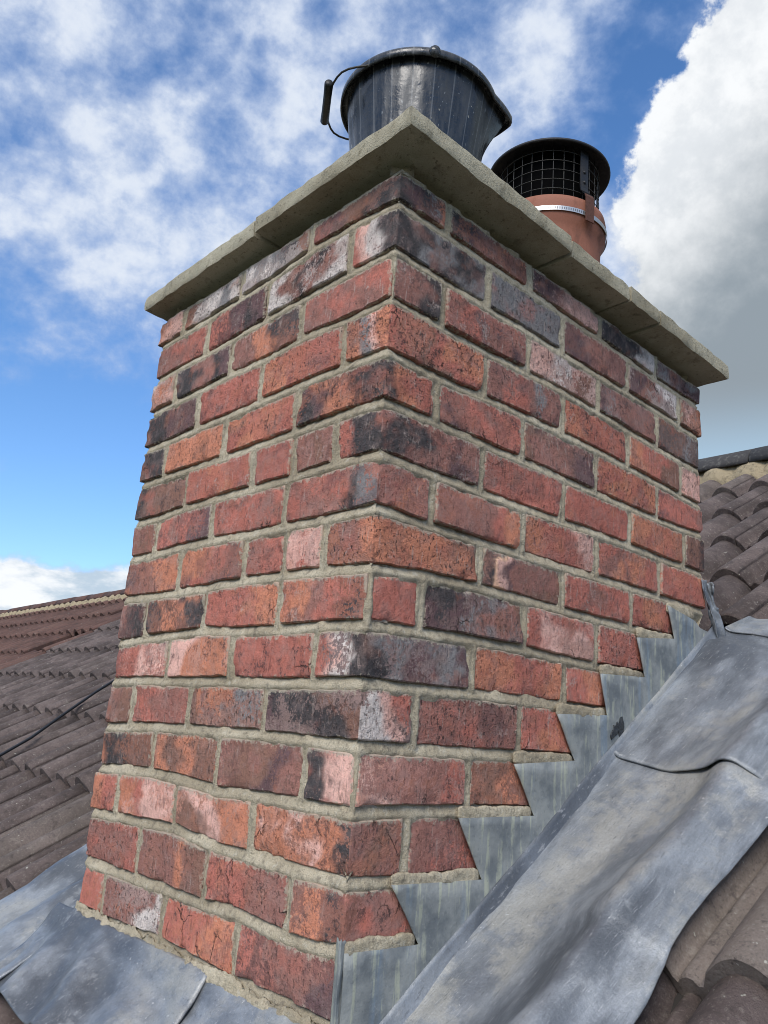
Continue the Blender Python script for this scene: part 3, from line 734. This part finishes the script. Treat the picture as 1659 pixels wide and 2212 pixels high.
    A2 = np.concatenate([np.concatenate([C, mk[..., None]], -1).reshape(-1, 4), np.zeros((m_, 4)) + np.array([.2, .08, .06, 0])])
    cb = me.color_attributes.new('patch', 'FLOAT_COLOR', 'POINT')
    cb.data.foreach_set('color', A2.astype(np.float32).ravel())
    ca = me.color_attributes.new('tint', 'FLOAT_COLOR', 'POINT')
    ca.data.foreach_set('color', A.astype(np.float32).ravel())
    me.set_sharp_from_angle(angle=rad(38))
    return link('brick', me, M['brick'], stack)
nbk = 0
CORNER_JOINT = (3, 9, 12)
for c in range(1, 16):
    W = LJ[c][-1]; L = RJ[c][-1] if c <= 6 else 1.03
    lj = [-v for v in LJ[c]][::-1]           # outermost first
    segs = []
    for i in range(len(lj) - 1):
        segs.append([lj[i] - (0.10 if i == 0 else 0), lj[i + 1]])
    segs.append([lj[-1], RJ[c][0]])
    for i in range(len(RJ[c]) - 1):
        e_ = RJ[c][i + 1]
        segs.append([RJ[c][i], e_ + (0.10 if (i == len(RJ[c]) - 2 and c <= 7) else 0)])
    sp = list(SPEC[c])
    if c in CORNER_JOINT:
        i0 = len(lj) - 1; s0_, s1_ = segs[i0]; a_, b_ = sp[i0].split('|')
        segs[i0:i0 + 1] = [[s0_, 0.0], [0.0, s1_]]; sp[i0:i0 + 1] = [a_, b_]
    for i, (s0, s1) in enumerate(segs):
        code = sp[i] if i < len(sp) else 'rm'
        if '|' in code and not (s0 < 0 < s1): code = code.replace('|', '')
        make_brick(s0, s1, c, code, W, L, c * 13.7 + i * 3.1, (0.0045 if s0 == 0 else HJ, 0.0045 if s1 == 0 else HJ)); nbk += 1

# mortar: one relief sheet wrapped round the stack, joints struck so that each bed slopes out to the brick below
def build_mortar():
    ds = 0.0038
    s = np.arange(-W0 - 0.14, L0 + 0.14, ds); z = np.arange(-1.52, 0.030, 0.0036)
    S, Z = np.meshgrid(s, z, indexing='ij')
    nz1 = fbm(S * 26, Z * 26, 3, 4); nz2 = fbm(S * 110, Z * 110, 8, 3); nz3 = fbm(S * 9, Z * 9, 5, 2)
    off = np.full(S.shape, -0.014)
    bedz = [bed(k, s) for k in range(16)]
    for k in range(16):
        e = (Z - bedz[k][:, None]) / (HB + 0.0012 * nz3)
        inj = np.abs(e) <= 1
        o_ = np.where(inj, -0.0032 - 0.0042 * e, np.where(e < 0, 0.0004 - (np.abs(e) - 1) * 0.0050, -0.0074 - (e - 1) * 0.006))
        o_ = o_ + 0.0042 * nz1 * np.where(inj, 0.60, 1.0) + 0.0022 * nz2
        if k == 0: o_ = np.where(e > -1.3, -0.034 + 0.006 * nz1, o_)
        off = np.maximum(off, o_)
    for c in range(1, 16):
        zc = (Z <= bedz[c - 1][:, None]) & (Z >= bedz[c][:, None])
        for sj in [-v for v in LJ[c][:-1]] + RJ[c][:(-1 if c <= 7 else None)] + ([0.0] if c in CORNER_JOINT else []):
            e = (S - sj) / (HJ + 0.0012 * nz3)
            o_ = np.where(np.abs(e) <= 1, -0.0022 + 0.0024 * e, -0.0003 - (np.abs(e) - 1) * 0.0048) + 0.0036 * nz1 + 0.0020 * nz2
            off = np.where(zc & (np.abs(e) < 3), np.maximum(off, o_), off)
    rec = Z > bedz[0][:, None] - 1.5 * HB
    off = np.where(rec, -0.036 + 0.008 * nz1, off)
    below = Z < bedz[15][:, None]
    off = np.where(below, 0.004 * nz1 + 0.001 * nz2 - 0.002, off)
    off = np.minimum(off, 0.0022)
    x, y, nx, ny = path(S, W0, L0)
    P = np.stack([x + nx * off, y + ny * off, Z], -1).reshape(-1, 3)
    me = bpy.data.meshes.new('mortar')
    F = gridf(*S.shape)
    me.vertices.add(len(P)); me.vertices.foreach_set('co', P.astype(np.float32).ravel())
    me.loops.add(F.size); me.loops.foreach_set('vertex_index', F.astype(np.int32).ravel())
    me.polygons.add(len(F)); me.polygons.foreach_set('loop_start', np.arange(0, F.size, 4, dtype=np.int32)); me.polygons.foreach_set('loop_total', np.full(len(F), 4, dtype=np.int32))
    me.update(calc_edges=True); me.polygons.foreach_set('use_smooth', [True] * len(F)); me.validate()
    link('mortar', me, M['mortar'], stack)
    v, f = box(-W0 + 0.055, -0.055, 0.055, L0 - 0.055, -1.9, 0.012)
    link('core', mesh('core', v, f, False), M['mortar'], stack)
build_mortar()

# coping slabs (their underside falls a little towards the far end)
def zb(x, y): return 0.0135 + 0.0085 * x - 0.042 * y
X0, X1, Y0, Y1 = -0.852, 0.063, -0.042, 1.066
def coping(x0, x1, y0, y1, dz_=0.0, th=0.034, free=(1, 1, 1, 1), seed=0):
    nx_, ny_ = max(4, int((x1 - x0) / 0.012)), max(4, int((y1 - y0) / 0.012))
    xs = np.linspace(x0, x1, nx_); ys = np.linspace(y0, y1, ny_)
    XX, YY = np.meshgrid(xs, ys, indexing='ij')
    def ring(tz):
        jx = 0.0042 * fbm(YY * 34, tz * 3, seed, 5, 0.6); jy = 0.0042 * fbm(XX * 34, tz * 3, seed + 5, 5, 0.6)
        ex = np.clip(1 - np.minimum(XX - x0, x1 - XX) / 0.03, 0, 1); ey = np.clip(1 - np.minimum(YY - y0, y1 - YY) / 0.03, 0, 1)
        return XX + jx * ex, YY + jy * ey
    V = []; n = nx_ * ny_
    lv = [0, 0.12, 0.5, 0.88, 1.0]
    ins = [0.0018, 0.0004, 0, 0.0006, 0.0016]
    # bottom sheet, edge rings, top sheet
    def sheet(t, inset):
        a, c_ = ring(t)
        sx = (a - (x0 + x1) / 2) / ((x1 - x0) / 2); sy = (c_ - (y0 + y1) / 2) / ((y1 - y0) / 2)
        a = a - inset * sx ** 15; c_ = c_ - inset * sy ** 15
        zz = zb(a, c_) + dz_ + t * th + 0.0018 * fbm(a * 20, c_ * 20, seed + t * 4, 4) * (1 if t in (0, 1) else 0.3)
        return np.stack([a, c_, zz], -1).reshape(-1, 3)
    bot, top_ = sheet(0, ins[0]), sheet(1, ins[-1])
    V = [bot, top_]; F = [tuple(f[::-1]) for f in gridf(nx_, ny_)] + [tuple(f) for f in gridf(nx_, ny_, n)]
    lp = [i * ny_ for i in range(nx_)] + [(nx_ - 1) * ny_ + j for j in range(1, ny_)] + [i * ny_ + ny_ - 1 for i in range(nx_ - 2, -1, -1)] + [j for j in range(ny_ - 2, 0, -1)]
    m_ = len(lp); prev = lp; base = 2 * n
    for t, i_ in zip(lv[1:-1], ins[1:-1]):
        V.append(sheet(t, i_)[lp]); cur = list(range(base, base + m_)); base += m_
        F += [(prev[i], prev[(i + 1) % m_], cur[(i + 1) % m_], cur[i]) for i in range(m_)]; prev = cur
    cur = [n + i for i in lp]
    F += [(prev[i], prev[(i + 1) % m_], cur[(i + 1) % m_], cur[i]) for i in range(m_)]
    me = fix_normals(mesh('coping_slab', np.concatenate(V), F)); me.set_sharp_from_angle(angle=rad(32))
    return link('coping_slab', me, M['stone'], stack)
coping(-0.382, X1, Y0, 0.402, 0, seed=1)
coping(X0, -0.388, Y0 + 0.002, 0.50, -0.0035, seed=2, th=0.035)
coping(-0.382, X1 - 0.003, 0.408, 0.614, -0.003, seed=3)
coping(-0.382, X1 - 0.001, 0.619, 0.734, -0.001, seed=4, th=0.033)
coping(-0.382, X1, 0.740, Y1, -0.003, seed=5, th=0.034)
coping(X0, -0.388, 0.506, Y1, 0, seed=6)
# rough packing of mortar under the slabs
# ------------------------------------------------------------------ lead work (parts of the stack)
def streak_attr(me, co):
    at = me.attributes.new('streak', 'FLOAT_VECTOR', 'POINT')
    at.data.foreach_set('vector', np.asarray(co, np.float32).ravel())
def lead_sheet(name, fn, nu, nv, mat='lead', thick=0.0035):
    """fn(u,v) arrays -> world xyz arrays and stain coordinates"""
    U, Vv = np.meshgrid(np.linspace(0, 1, nu), np.linspace(0, 1, nv), indexing='ij')
    P, Sx = fn(U, Vv)
    me = mesh(name, P.reshape(-1, 3), gridf(nu, nv))
    streak_attr(me, Sx.reshape(-1, 3))
    o = link(name, me, M[mat], stack); solid(o, thick, 1)
    return o
e1, e2, nn, ro = (np.array(v[:]) for v in (E1, E2, NN, RO))
def RPn(a, b_, h): return ro + a[..., None] * e1 + b_[..., None] * e2 + h[..., None] * nn
# stepped flashing on the right face
poly = [(-0.002, -1.2122), (.135, -1.2150), (.0751, -1.1343), (.2664, -1.1381), (.2072, -1.0482), (.3923, -1.0469), (.3371, -.9659), (.5068, -.9556), (.4535, -.8781), (.6102, -.8703),
        (.5896, -.7948), (.7479, -.7866), (.7210, -.7098), (.8705, -.6937), (.8436, -.6258), (.900, -.634), (.963, -.6428), (.985, -.655), (1.06, -.6644)]
fold = [(y, -1.382 + 0.675 * y - 0.018) for y in np.linspace(1.06, -0.002, 30)]
from mathutils.geometry import delaunay_2d_cdt
outl = poly + fold
def dens_(pts, step):
    r = []
    for i in range(len(pts)):
        p, q = np.array(pts[i]), np.array(pts[(i + 1) % len(pts)])
        n = max(1, int(np.linalg.norm(q - p) / step))
        r += [tuple(p + (q - p) * t / n) for t in range(n)]
    return r
outl = dens_(outl, 0.016)
inner = [(y + 0.003 * float(fbm(y * 90, z * 90)), z) for y in np.arange(0.0, 1.08, 0.02) for z in np.arange(-1.42, -0.6, 0.02)]
def inside(p):
    c = False; n = len(outl)
    for i in range(n):
        (x1, y1), (x2, y2) = outl[i], outl[(i + 1) % n]
        if (y1 > p[1]) != (y2 > p[1]) and p[0] < (x2 - x1) * (p[1] - y1) / (y2 - y1) + x1: c = not c
    return c
inner = [p for p in inner if inside(p) and min((p[0] - a) ** 2 + (p[1] - c) ** 2 for a, c in outl) > 0.009 ** 2]
n_ = len(outl)
cv, ce, cf = delaunay_2d_cdt([Vector(p) for p in outl + inner], [], [list(range(n_))], 1, 1e-6)[:3]
V = []
for p in cv:
    y, z = p
    V.append((0.0075 + 0.0022 * float(fbm(y * 14, z * 14, 2, 3)) + 0.0012 * float(fbm(y * 45, z * 45, 6, 2)) + 0.004 * max(0, 1 - abs(z - (-1.382 + .675 * y)) / 0.05), y, z))
me = mesh('stepped_flashing', V, cf); fix_normals(me)
o = link('stepped_flashing', me, M['step'], stack); solid(o, 0.003, 1)
for v_ in (1,):
    if sum(p.normal.x for p in me.polygons) < 0: me.flip_normals()
# cover flashing lying over the tiles beside the stack: three lapped sheets
def cover(b0, b1, lift, seed, aedge=0.285):
    def fn(u, v):
        b_ = b0 + (b1 - b0) * v
        y = RY0 + b_ / 1.17
        y = y + 0.02
        zf = -1.382 + 0.675 * y
        fx_ = np.full_like(y, 0.013)
        d = np.stack([fx_, y, zf], -1) - ro
        af, hf = d @ e1, d @ nn
        hf = np.where(b_ > 1.2, np.minimum(hf, 0.03 - 0.22 * (b_ - 1.2)), hf)
        ae = aedge + 0.010 * fbm(b_ * 7, seed, 0, 3)
        up = np.clip((0.06 - u) / 0.06, 0, 1)            # short upstand against the wall
        t = np.clip((u - 0.06) / 0.94, 0, 1)
        a = af + (ae - af) * t
        hump = 0.036 * np.exp(-((a - 0.205) / 0.040) ** 2) * sstep(t, 0.1, 0.5)
        dip = -0.008 * np.exp(-((a - 0.09) / 0.04) ** 2)
        h = hf * (1 - sstep(t, 0, 0.8)) + (-0.024) * sstep(t, 0, 0.8) + hump + dip
        h = h + 0.010 * fbm(a * 7 + seed, b_ * 5, seed, 3) * sstep(t, 0.05, 0.4) + 0.004 * fbm(a * 26, b_ * 18, seed + 3, 3) * sstep(t, 0.02, 0.25)
        h = h - 0.008 * sstep(t, 0.93, 1.0) + lift + 0.012 * np.exp(-t / 0.03) * (1 - up)
        # nose of the next course shows through the lead
        for k in range(0, 5):
            h = h + 0.010 * sstep(b_, GA * k - 0.03, GA * k + 0.01) * (1 - sstep(b_, GA * k + 0.02, GA * k + 0.25)) * sstep(t, 0.2, 0.6)
        P = RPn(a, b_, h)
        P[..., 0] = np.where(up > 0, 0.013, P[..., 0]); P[..., 2] = P[..., 2] + up * 0.012
        return P, np.stack([a * 2.6 + seed * 3.3, b_ * 0.95, h * 6], -1)
    return lead_sheet('cover_flashing', fn, 60, max(20, int((b1 - b0) / 0.012)))
cover(-0.45, 0.80, 0.000, 1.0)
cover(0.755, 1.345, 0.006, 2.0, 0.272)
cover(1.315, 1.46, 0.012, 3.0, 0.24)
def lip(u, v):
    y = -0.03 + 1.07 * u
    zf = -1.382 + 0.675 * y
    w = 0.017 + 0.006 * fbm(y * 16, 1.0, 0, 4)
    q = v
    x = 0.0125 + w * q
    z = zf + 0.026 * (1 - q) ** 2 + 0.0105 + 0.003 * fbm(y * 14, 4.0, 0, 3) - 0.012 * q
    P = np.stack([x, y, z], -1)
    return P, np.stack([q * 0.05 + 4, y * 0.95, z * 0.3], -1)
lead_sheet('flashing_lip', lip, 160, 8, 'lead', 0.0025)
# apron in front of the stack
def apron(a0, a1, b0, lift, seed, skew=0.0):
    def fn(u, v):
        a = a0 + (a1 - a0) * u + skew * (v - 0.3)
        x = a
        yw = -0.003
        bw = (yw - RY0 + 0.0443 * a) * 1.17
        b_ = bw + 0.022 + (b0 - bw) * v
        hw = 0.026
        h = hw * np.exp(-((bw + 0.022 - b_) / 0.075) ** 1.3) + 0.006
        h = h + 0.010 * np.cos((a + 0.55 * b_ - 0.042) / RW * 2 * math.pi) * sstep(v, 0.05, 0.6) + lift
        h = h + 0.016 * fbm(a * 9 + b_ * 5, b_ * 6, seed, 3) * sstep(v, 0.0, 0.3) + 0.003 * fbm(a * 26, b_ * 26, seed + 2, 3)
        edge_ = np.minimum(u, 1 - u) * abs(a1 - a0)
        h = h - 0.003 * np.exp(-edge_ / 0.006)
        return RPn(a, b_, h), np.stack([a * 1.3 + seed, b_ * 2.0, h * 5], -1)
    return lead_sheet('apron_flashing', fn, 70, 44)
apron(-0.875, -0.285, -0.215, 0.007, 4.0, skew=0.05)
apron(-0.33, 0.16, -0.26, -0.002, 5.0)
def side(u, v):
    a = -1.165 + (0.375) * u + 0.012 * fbm(v * 5, 3.0, 0, 3) * (1 - u); b_ = -0.25 + 0.40 * v
    b_ = b_ + 0.0 * u
    h = 0.004 + 0.05 * sstep(u, 0.6, 1.0) * sstep(v, 0.4, 0.8) + 0.014 * fbm(a * 8, b_ * 7, 6, 3) + 0.012 * np.cos((a - 0.042) / RW * 2 * math.pi) + 0.003 * fbm(a * 30, b_ * 30, 2, 3)
    return RPn(a, b_, h), np.stack([a * 1.6 + 8, b_ * 1.6, h * 5], -1)
lead_sheet('side_flashing', side, 44, 50)
# crumpled lead tucked behind the far top corner, and the sealed corner at the bottom
def crump(u, v):
    s_ = 1.012 + (0.022 + 0.03 * v) * u + 0.036 * v
    z_ = -0.545 - 0.135 * v + 0.012 * fbm(u * 4, v * 3, 1, 3)
    x_ = 0.006 + 0.016 * np.abs(fbm(u * 5, v * 2.2, 4, 3)) + 0.014 * v * v + 0.008 * np.sin(u * 9 + v * 4) * u
    P = np.stack([x_, s_ + 0.008 * fbm(u * 5, v * 4, 9, 3), z_], -1)
    return P, P * 2.2 + 3
lead_sheet('corner_lead', crump, 26, 30, 'lead')
def bead(u, v):
    q = (u - 0.5) * 1.9; z = -1.200 - 0.17 * v
    r = 0.004 + 0.005 * fbm(u * 3, z * 22, 4, 3) + 0.002 * fbm(u * 12, z * 60, 2, 2)
    s_ = q * 0.011
    x = np.where(s_ < 0, s_, 0.0); y = np.where(s_ > 0, s_, 0.0)
    g = np.maximum(0.0, 1 - (2 * u - 1) ** 2)
    P = np.stack([x + 0.005 + r * 0.75 * g, y - 0.005 - r * 0.75 * g, z + 0.012 * fbm(u * 4, v * 2, 6, 2)], -1)
    return P, P * 3
lead_sheet('corner_lead', bead, 18, 40, 'step', 0.002)
# bedding mortar pointed over the top edge of each lead step
tops = [(-0.004, .130, -1.2125), (.078, .262, -1.1345), (.210, .389, -1.0455), (.340, .503, -.9595), (.456, .607, -.8725), (.592, .745, -.789), (.724, .868, -.7000), (.846, .965, -.632)]
for i_, (ya, yb, zc_) in enumerate(tops):
    def pt(u, v, ya=ya, yb=yb, zc_=zc_, i_=i_):
        y = ya + (yb - ya) * u
        w = 0.0088 + 0.0050 * fbm(y * 55, i_ * 3.1, 0, 5, 0.6)
        endf = np.clip(np.minimum(u, 1 - u) * (yb - ya) / 0.012, 0, 1) ** 0.5
        q = (v - 0.5) * math.pi
        z = zc_ + 0.003 + w * np.sin(q) * (0.5 + 0.5 * endf) + 0.0025 * fbm(y * 25, i_, 5, 3)
        x = 0.0035 + (0.0044 + 0.0036 * fbm(y * 60, z * 60, i_, 5, 0.65)) * np.maximum(np.cos(q), 0) ** 0.35 * endf
        P = np.stack([x, y, z], -1); return P, P
    lead_sheet('pointing', pt, max(16, int((yb - ya) / 0.0022)), 14, 'mortar', 0.002)
def smear(u, v):
    r = v * (0.019 + 0.030 * fbm(np.cos(u * 6.2832) * 2, np.sin(u * 6.2832) * 2.6, 5, 4)); q = u * 2 * math.pi
    y = 0.645 + r * np.cos(q) * 1.0; z = -0.895 + r * np.sin(q) * 1.15
    return np.stack([0.0118 + 0.0008 * (1 - v) + 0.001 * fbm(y * 60, z * 60, 1, 2), y, z], -1), np.stack([y, z, y], -1)
lead_sheet('sealant_smear', smear, 26, 8, 'seal', 0.001)

def fillet(u, v):
    s_ = -0.815 - 0.06 + (0.815 + 0.06 - 0.02) * u
    x, y, nx, ny = path(s_, W0, L0)
    q = v * math.pi / 2
    r = 0.009 + 0.007 * fbm(s_ * 24, 2.0, 0, 5, 0.6)
    out = np.maximum(0.002, r * np.sin(q) + 0.003 * fbm(s_ * 60, v * 8, 3, 4))
    z = -1.335 + np.maximum(0.0, (0.034 + 0.014 * fbm(s_ * 30, 5.0, 0, 5, 0.65)) * np.cos(q)) + 0.002 * fbm(s_ * 70, v * 9, 6, 3) + np.where(s_ < -W0, 0.03 * sstep(-s_ - W0, 0, 0.05), 0)
    P = np.stack([x + nx * out, y + ny * out, z], -1); return P, P
lead_sheet('pointing', fillet, 260, 12, 'mortar', 0.002)

# ------------------------------------------------------------------ chimney pot
PX, PY = -0.250, 0.737
pz = zb(PX, PY) + 0.034
pot = thing('chimney_pot', 'round terracotta chimney pot standing on the coping under the black cowl', 'chimney pot', (PX, PY, pz))
H = 0.362 - pz
prof = [(0.150, -0.002), (0.148, 0.03), (0.140, 0.07), (0.134, 0.13), (0.132, 0.19), (0.133, H - 0.095), (0.137, H - 0.072), (0.1445, H - 0.060), (0.147, H - 0.045), (0.147, H - 0.018), (0.1445, H - 0.004), (0.139, H), (0.128, H - 0.002), (0.122, H - 0.02), (0.118, 0.1), (0.118, 0.0)]
V, F = lathe(prof, 72)
link('pot_body', fix_normals(mesh('pot_body', V, F)), M['clay'], pot)
q0 = math.atan2(-0.75, 0.66) + 0.12
mk = [(0.1345 * math.cos(q0 + t[0]), 0.1345 * math.sin(q0 + t[0]), H - 0.118 + t[1]) for t in ((-.14, .007), (0, .008), (.06, .006), (.08, 0), (.06, -.007), (.02, -.008))]
V, F = tube(mk, 0.0018, 6)
link('stamped_mark', mesh('stamped_mark', V, F), M['rust'], pot)
cowl = thing('chimney_cowl', 'black round wire mesh cowl with flat cap clamped on the terracotta pot', 'chimney cowl', (PX, PY, 0.36))
zt = 0.150
V, F = lathe([(0.0, zt + 0.038), (0.06, zt + 0.034), (0.12, zt + 0.016), (0.150, zt + 0.004), (0.158, zt), (0.1585, zt - 0.004), (0.156, zt - 0.007), (0.150, zt - 0.004), (0.12, zt + 0.004), (0.0, zt + 0.02)], 72)
link('cap', mesh('cap', V, F), M['black'], cowl)
V, F = lathe([(0.0, zt), (0.108, zt), (0.108, -0.02), (0.0, -0.02)], 40)
link('dark_drum', mesh('dark_drum', V, F, False), M['dark_inside'], cowl)  # drum added to paint in the darkness behind the mesh
RMESH = 0.127
for k in range(30):
    q = 2 * math.pi * k / 30
    V, F = tube([(RMESH * math.cos(q), RMESH * math.sin(q), z_) for z_ in (-0.012, 0.05, 0.1, zt + 0.008)], 0.0010, 6)
    link('mesh_wire', mesh('mesh_wire', V, F), M['wire'], cowl)
for z_ in (0.0, 0.027, 0.054, 0.081, 0.108, 0.135):
    V, F = tube([((RMESH + 0.0022) * math.cos(2 * math.pi * k / 60), (RMESH + 0.0022) * math.sin(2 * math.pi * k / 60), z_) for k in range(60)], 0.0010, 6, closed=True)
    link('mesh_hoop', mesh('mesh_hoop', V, F), M['wire'], cowl)
qs = math.atan2(-0.60, 0.80) + 0.42        # strap facing the viewer's right
for i, q in enumerate((qs, qs + 2 * math.pi / 3, qs + 4 * math.pi / 3)):
    ca, sa_ = math.cos(q), math.sin(q)
    prof = [(0.133, zt + 0.004), (0.133, 0.040), (0.136, 0.028), (0.150, 0.010), (0.1535, 0.002), (0.1535, -0.066)]
    def strap(pr, w, th):
        V = []; F = []
        for r, z_ in pr:
            for dr, dw in ((0, -w), (0, w), (th, w), (th, -w)):
                V.append(((r + dr) * ca - dw * sa_, (r + dr) * sa_ + dw * ca, z_))
        for k in range(len(pr) - 1):
            for j in range(4): F.append((k * 4 + j, k * 4 + (j + 1) % 4, (k + 1) * 4 + (j + 1) % 4, (k + 1) * 4 + j))
        F += [(0, 1, 2, 3), tuple(len(V) - 4 + j for j in (3, 2, 1, 0))]
        return V, F
    V, F = strap(prof[:4], 0.0125, 0.003)
    st = link('strap', fix_normals(mesh('strap', V, F, False)), M['black'], cowl)
    V, F = strap(prof[2:], 0.0125, 0.003)
    link('bracket', fix_normals(mesh('bracket', V, F, False)), M['rust'], cowl)
    for z_ in (0.056, 0.085):
        V, F = lathe([(0.0, 0.0035), (0.003, 0.0032), (0.0048, 0.0012), (0.005, 0)], 12)
        o = link('bolt', mesh('bolt', V, F), M['black'], st)
        o.matrix_local = Matrix.Translation((0.136 * ca, 0.136 * sa_, z_)) @ Vector((ca, sa_, 0)).to_track_quat('Z', 'Y').to_matrix().to_4x4()
# worm-drive clamp
zc = -0.043; V = []; F = []; uv = []
nseg = 96
for k in range(nseg):
    q = 2 * math.pi * k / nseg
    for r, z_, t in ((0.1490, zc - 0.006, 0), (0.1502, zc - 0.006, 0), (0.1502, zc + 0.006, 1), (0.1490, zc + 0.006, 1)):
        V.append((r * math.cos(q), r * math.sin(q), z_)); uv.append((((q - qs) / (2 * math.pi)) % 1.0, t, 0))
for k in range(nseg):
    for j in range(4):
        F.append((k * 4 + j, ((k + 1) % nseg) * 4 + j, ((k + 1) % nseg) * 4 + (j + 1) % 4, k * 4 + (j + 1) % 4))
me = fix_normals(mesh('clamp_band', V, F, False))
at = me.attributes.new('slot', 'FLOAT_VECTOR', 'POINT'); at.data.foreach_set('vector', np.array([(1 - u, v, w) for u, v, w in uv], np.float32).ravel())
link('clamp_band', me, M['band'], cowl)

# ------------------------------------------------------------------ bucket on the near corner of the coping
BX, BY = -0.155, 0.171
bz = zb(BX, BY) + 0.0352
ZR = 0.307 - bz
buck = thing('bucket', 'black plastic builders bucket with pouring lip standing on the near coping corner', 'bucket', (BX, BY, bz))
LIPQ = math.atan2(0.74, 0.67) + 0.02
def lipf(q):
    d = (q - LIPQ + math.pi) % (2 * math.pi) - math.pi
    return max(0.0, 1 - abs(d) / 0.40) ** 1.25
def bodyr(q, r, z, i):
    t = z / ZR
    fac_ = 0.0016 * (1 - abs(((q / (2 * math.pi) * 22) % 1) * 2 - 1)) ** 0.5 if 0.05 < t < 0.9 else 0
    rb = 0.0011 if (((q / (2 * math.pi) * 22) % 1) < 0.06 and 0.03 < t < 0.93) else 0
    return r + fac_ + rb + 0.033 * lipf(q) * sstep(np.array(t), 0.62, 1.0).item()
prof = [(0.0, 0.004), (0.110, 0.002), (0.1135, 0.006)] + [(0.1135 + 0.0325 * t, 0.006 + (ZR - 0.016) * t) for t in np.linspace(0.06, 1, 16)]
prof += [(0.1475, ZR - 0.004), (0.1405, ZR - 0.006)] + [(0.1405 - 0.031 * t, ZR - 0.006 - (ZR - 0.016) * t) for t in np.linspace(0.1, 1, 6)] + [(0.0, 0.012)]
V, F = lathe(prof, 176, bodyr)
link('bucket_body', fix_normals(mesh('bucket_body', V, F)), M['bucket'], buck)
def rimr(q, r, z, i): return r + 0.034 * lipf(q)
V, F = lathe([(0.1465, ZR - 0.006), (0.1465, ZR + 0.001), (0.150, ZR + 0.004), (0.158, ZR + 0.003), (0.1605, ZR - 0.002), (0.1605, ZR - 0.016), (0.1575, ZR - 0.017), (0.1565, ZR - 0.006), (0.1465, ZR - 0.006)], 128, rimr)
link('bucket_rim', fix_normals(mesh('bucket_rim', V, F)), M['bucket'], buck)
PV = Vector((0.827, -0.561, 0))             # pivots of the bail: nearest and farthest rim points
PS = Vector((-0.561, -0.827, 0))            # side on which it hangs
for sgn in (1, -1):
    V, F = lathe([(0, 0.010), (0.008, 0.009), (0.011, 0.005), (0.012, 0)], 16)
    o = link('handle_lug', mesh('handle_lug', V, F), M['bucket'], buck)
    o.matrix_local = Matrix.Translation(PV * (0.1575 * sgn) + Vector((0, 0, ZR - 0.006))) @ (PV * sgn).to_track_quat('Z', 'Y').to_matrix().to_4x4()
bail = []
for k in range(41):
    t = math.pi * k / 40
    c_, s2 = math.cos(t), math.sin(t)
    flat = min(1.0, s2 * 1.25)
    out = 0.1555 + 0.033 * sstep(np.array(s2), 0.70, 0.92).item()
    bail.append(PV * (out * c_) + PS * (out * s2) + Vector((0, 0, ZR - 0.010 - 0.012 * sstep(np.array(s2), 0.6, 1.0).item())))
V, F = tube(bail, 0.0021, 8)
link('handle_wire', mesh('handle_wire', V, F), M['wire'], buck)
gp = [bail[20] + PV * d for d in (0.056, 0.053, 0.02, -0.02, -0.053, -0.056)]
V, F = tube(gp, [0.0072, 0.0090, 0.0083, 0.0083, 0.0090, 0.0072], 16)
link('handle_grip', mesh('handle_grip', V, F), M['grip'], buck)
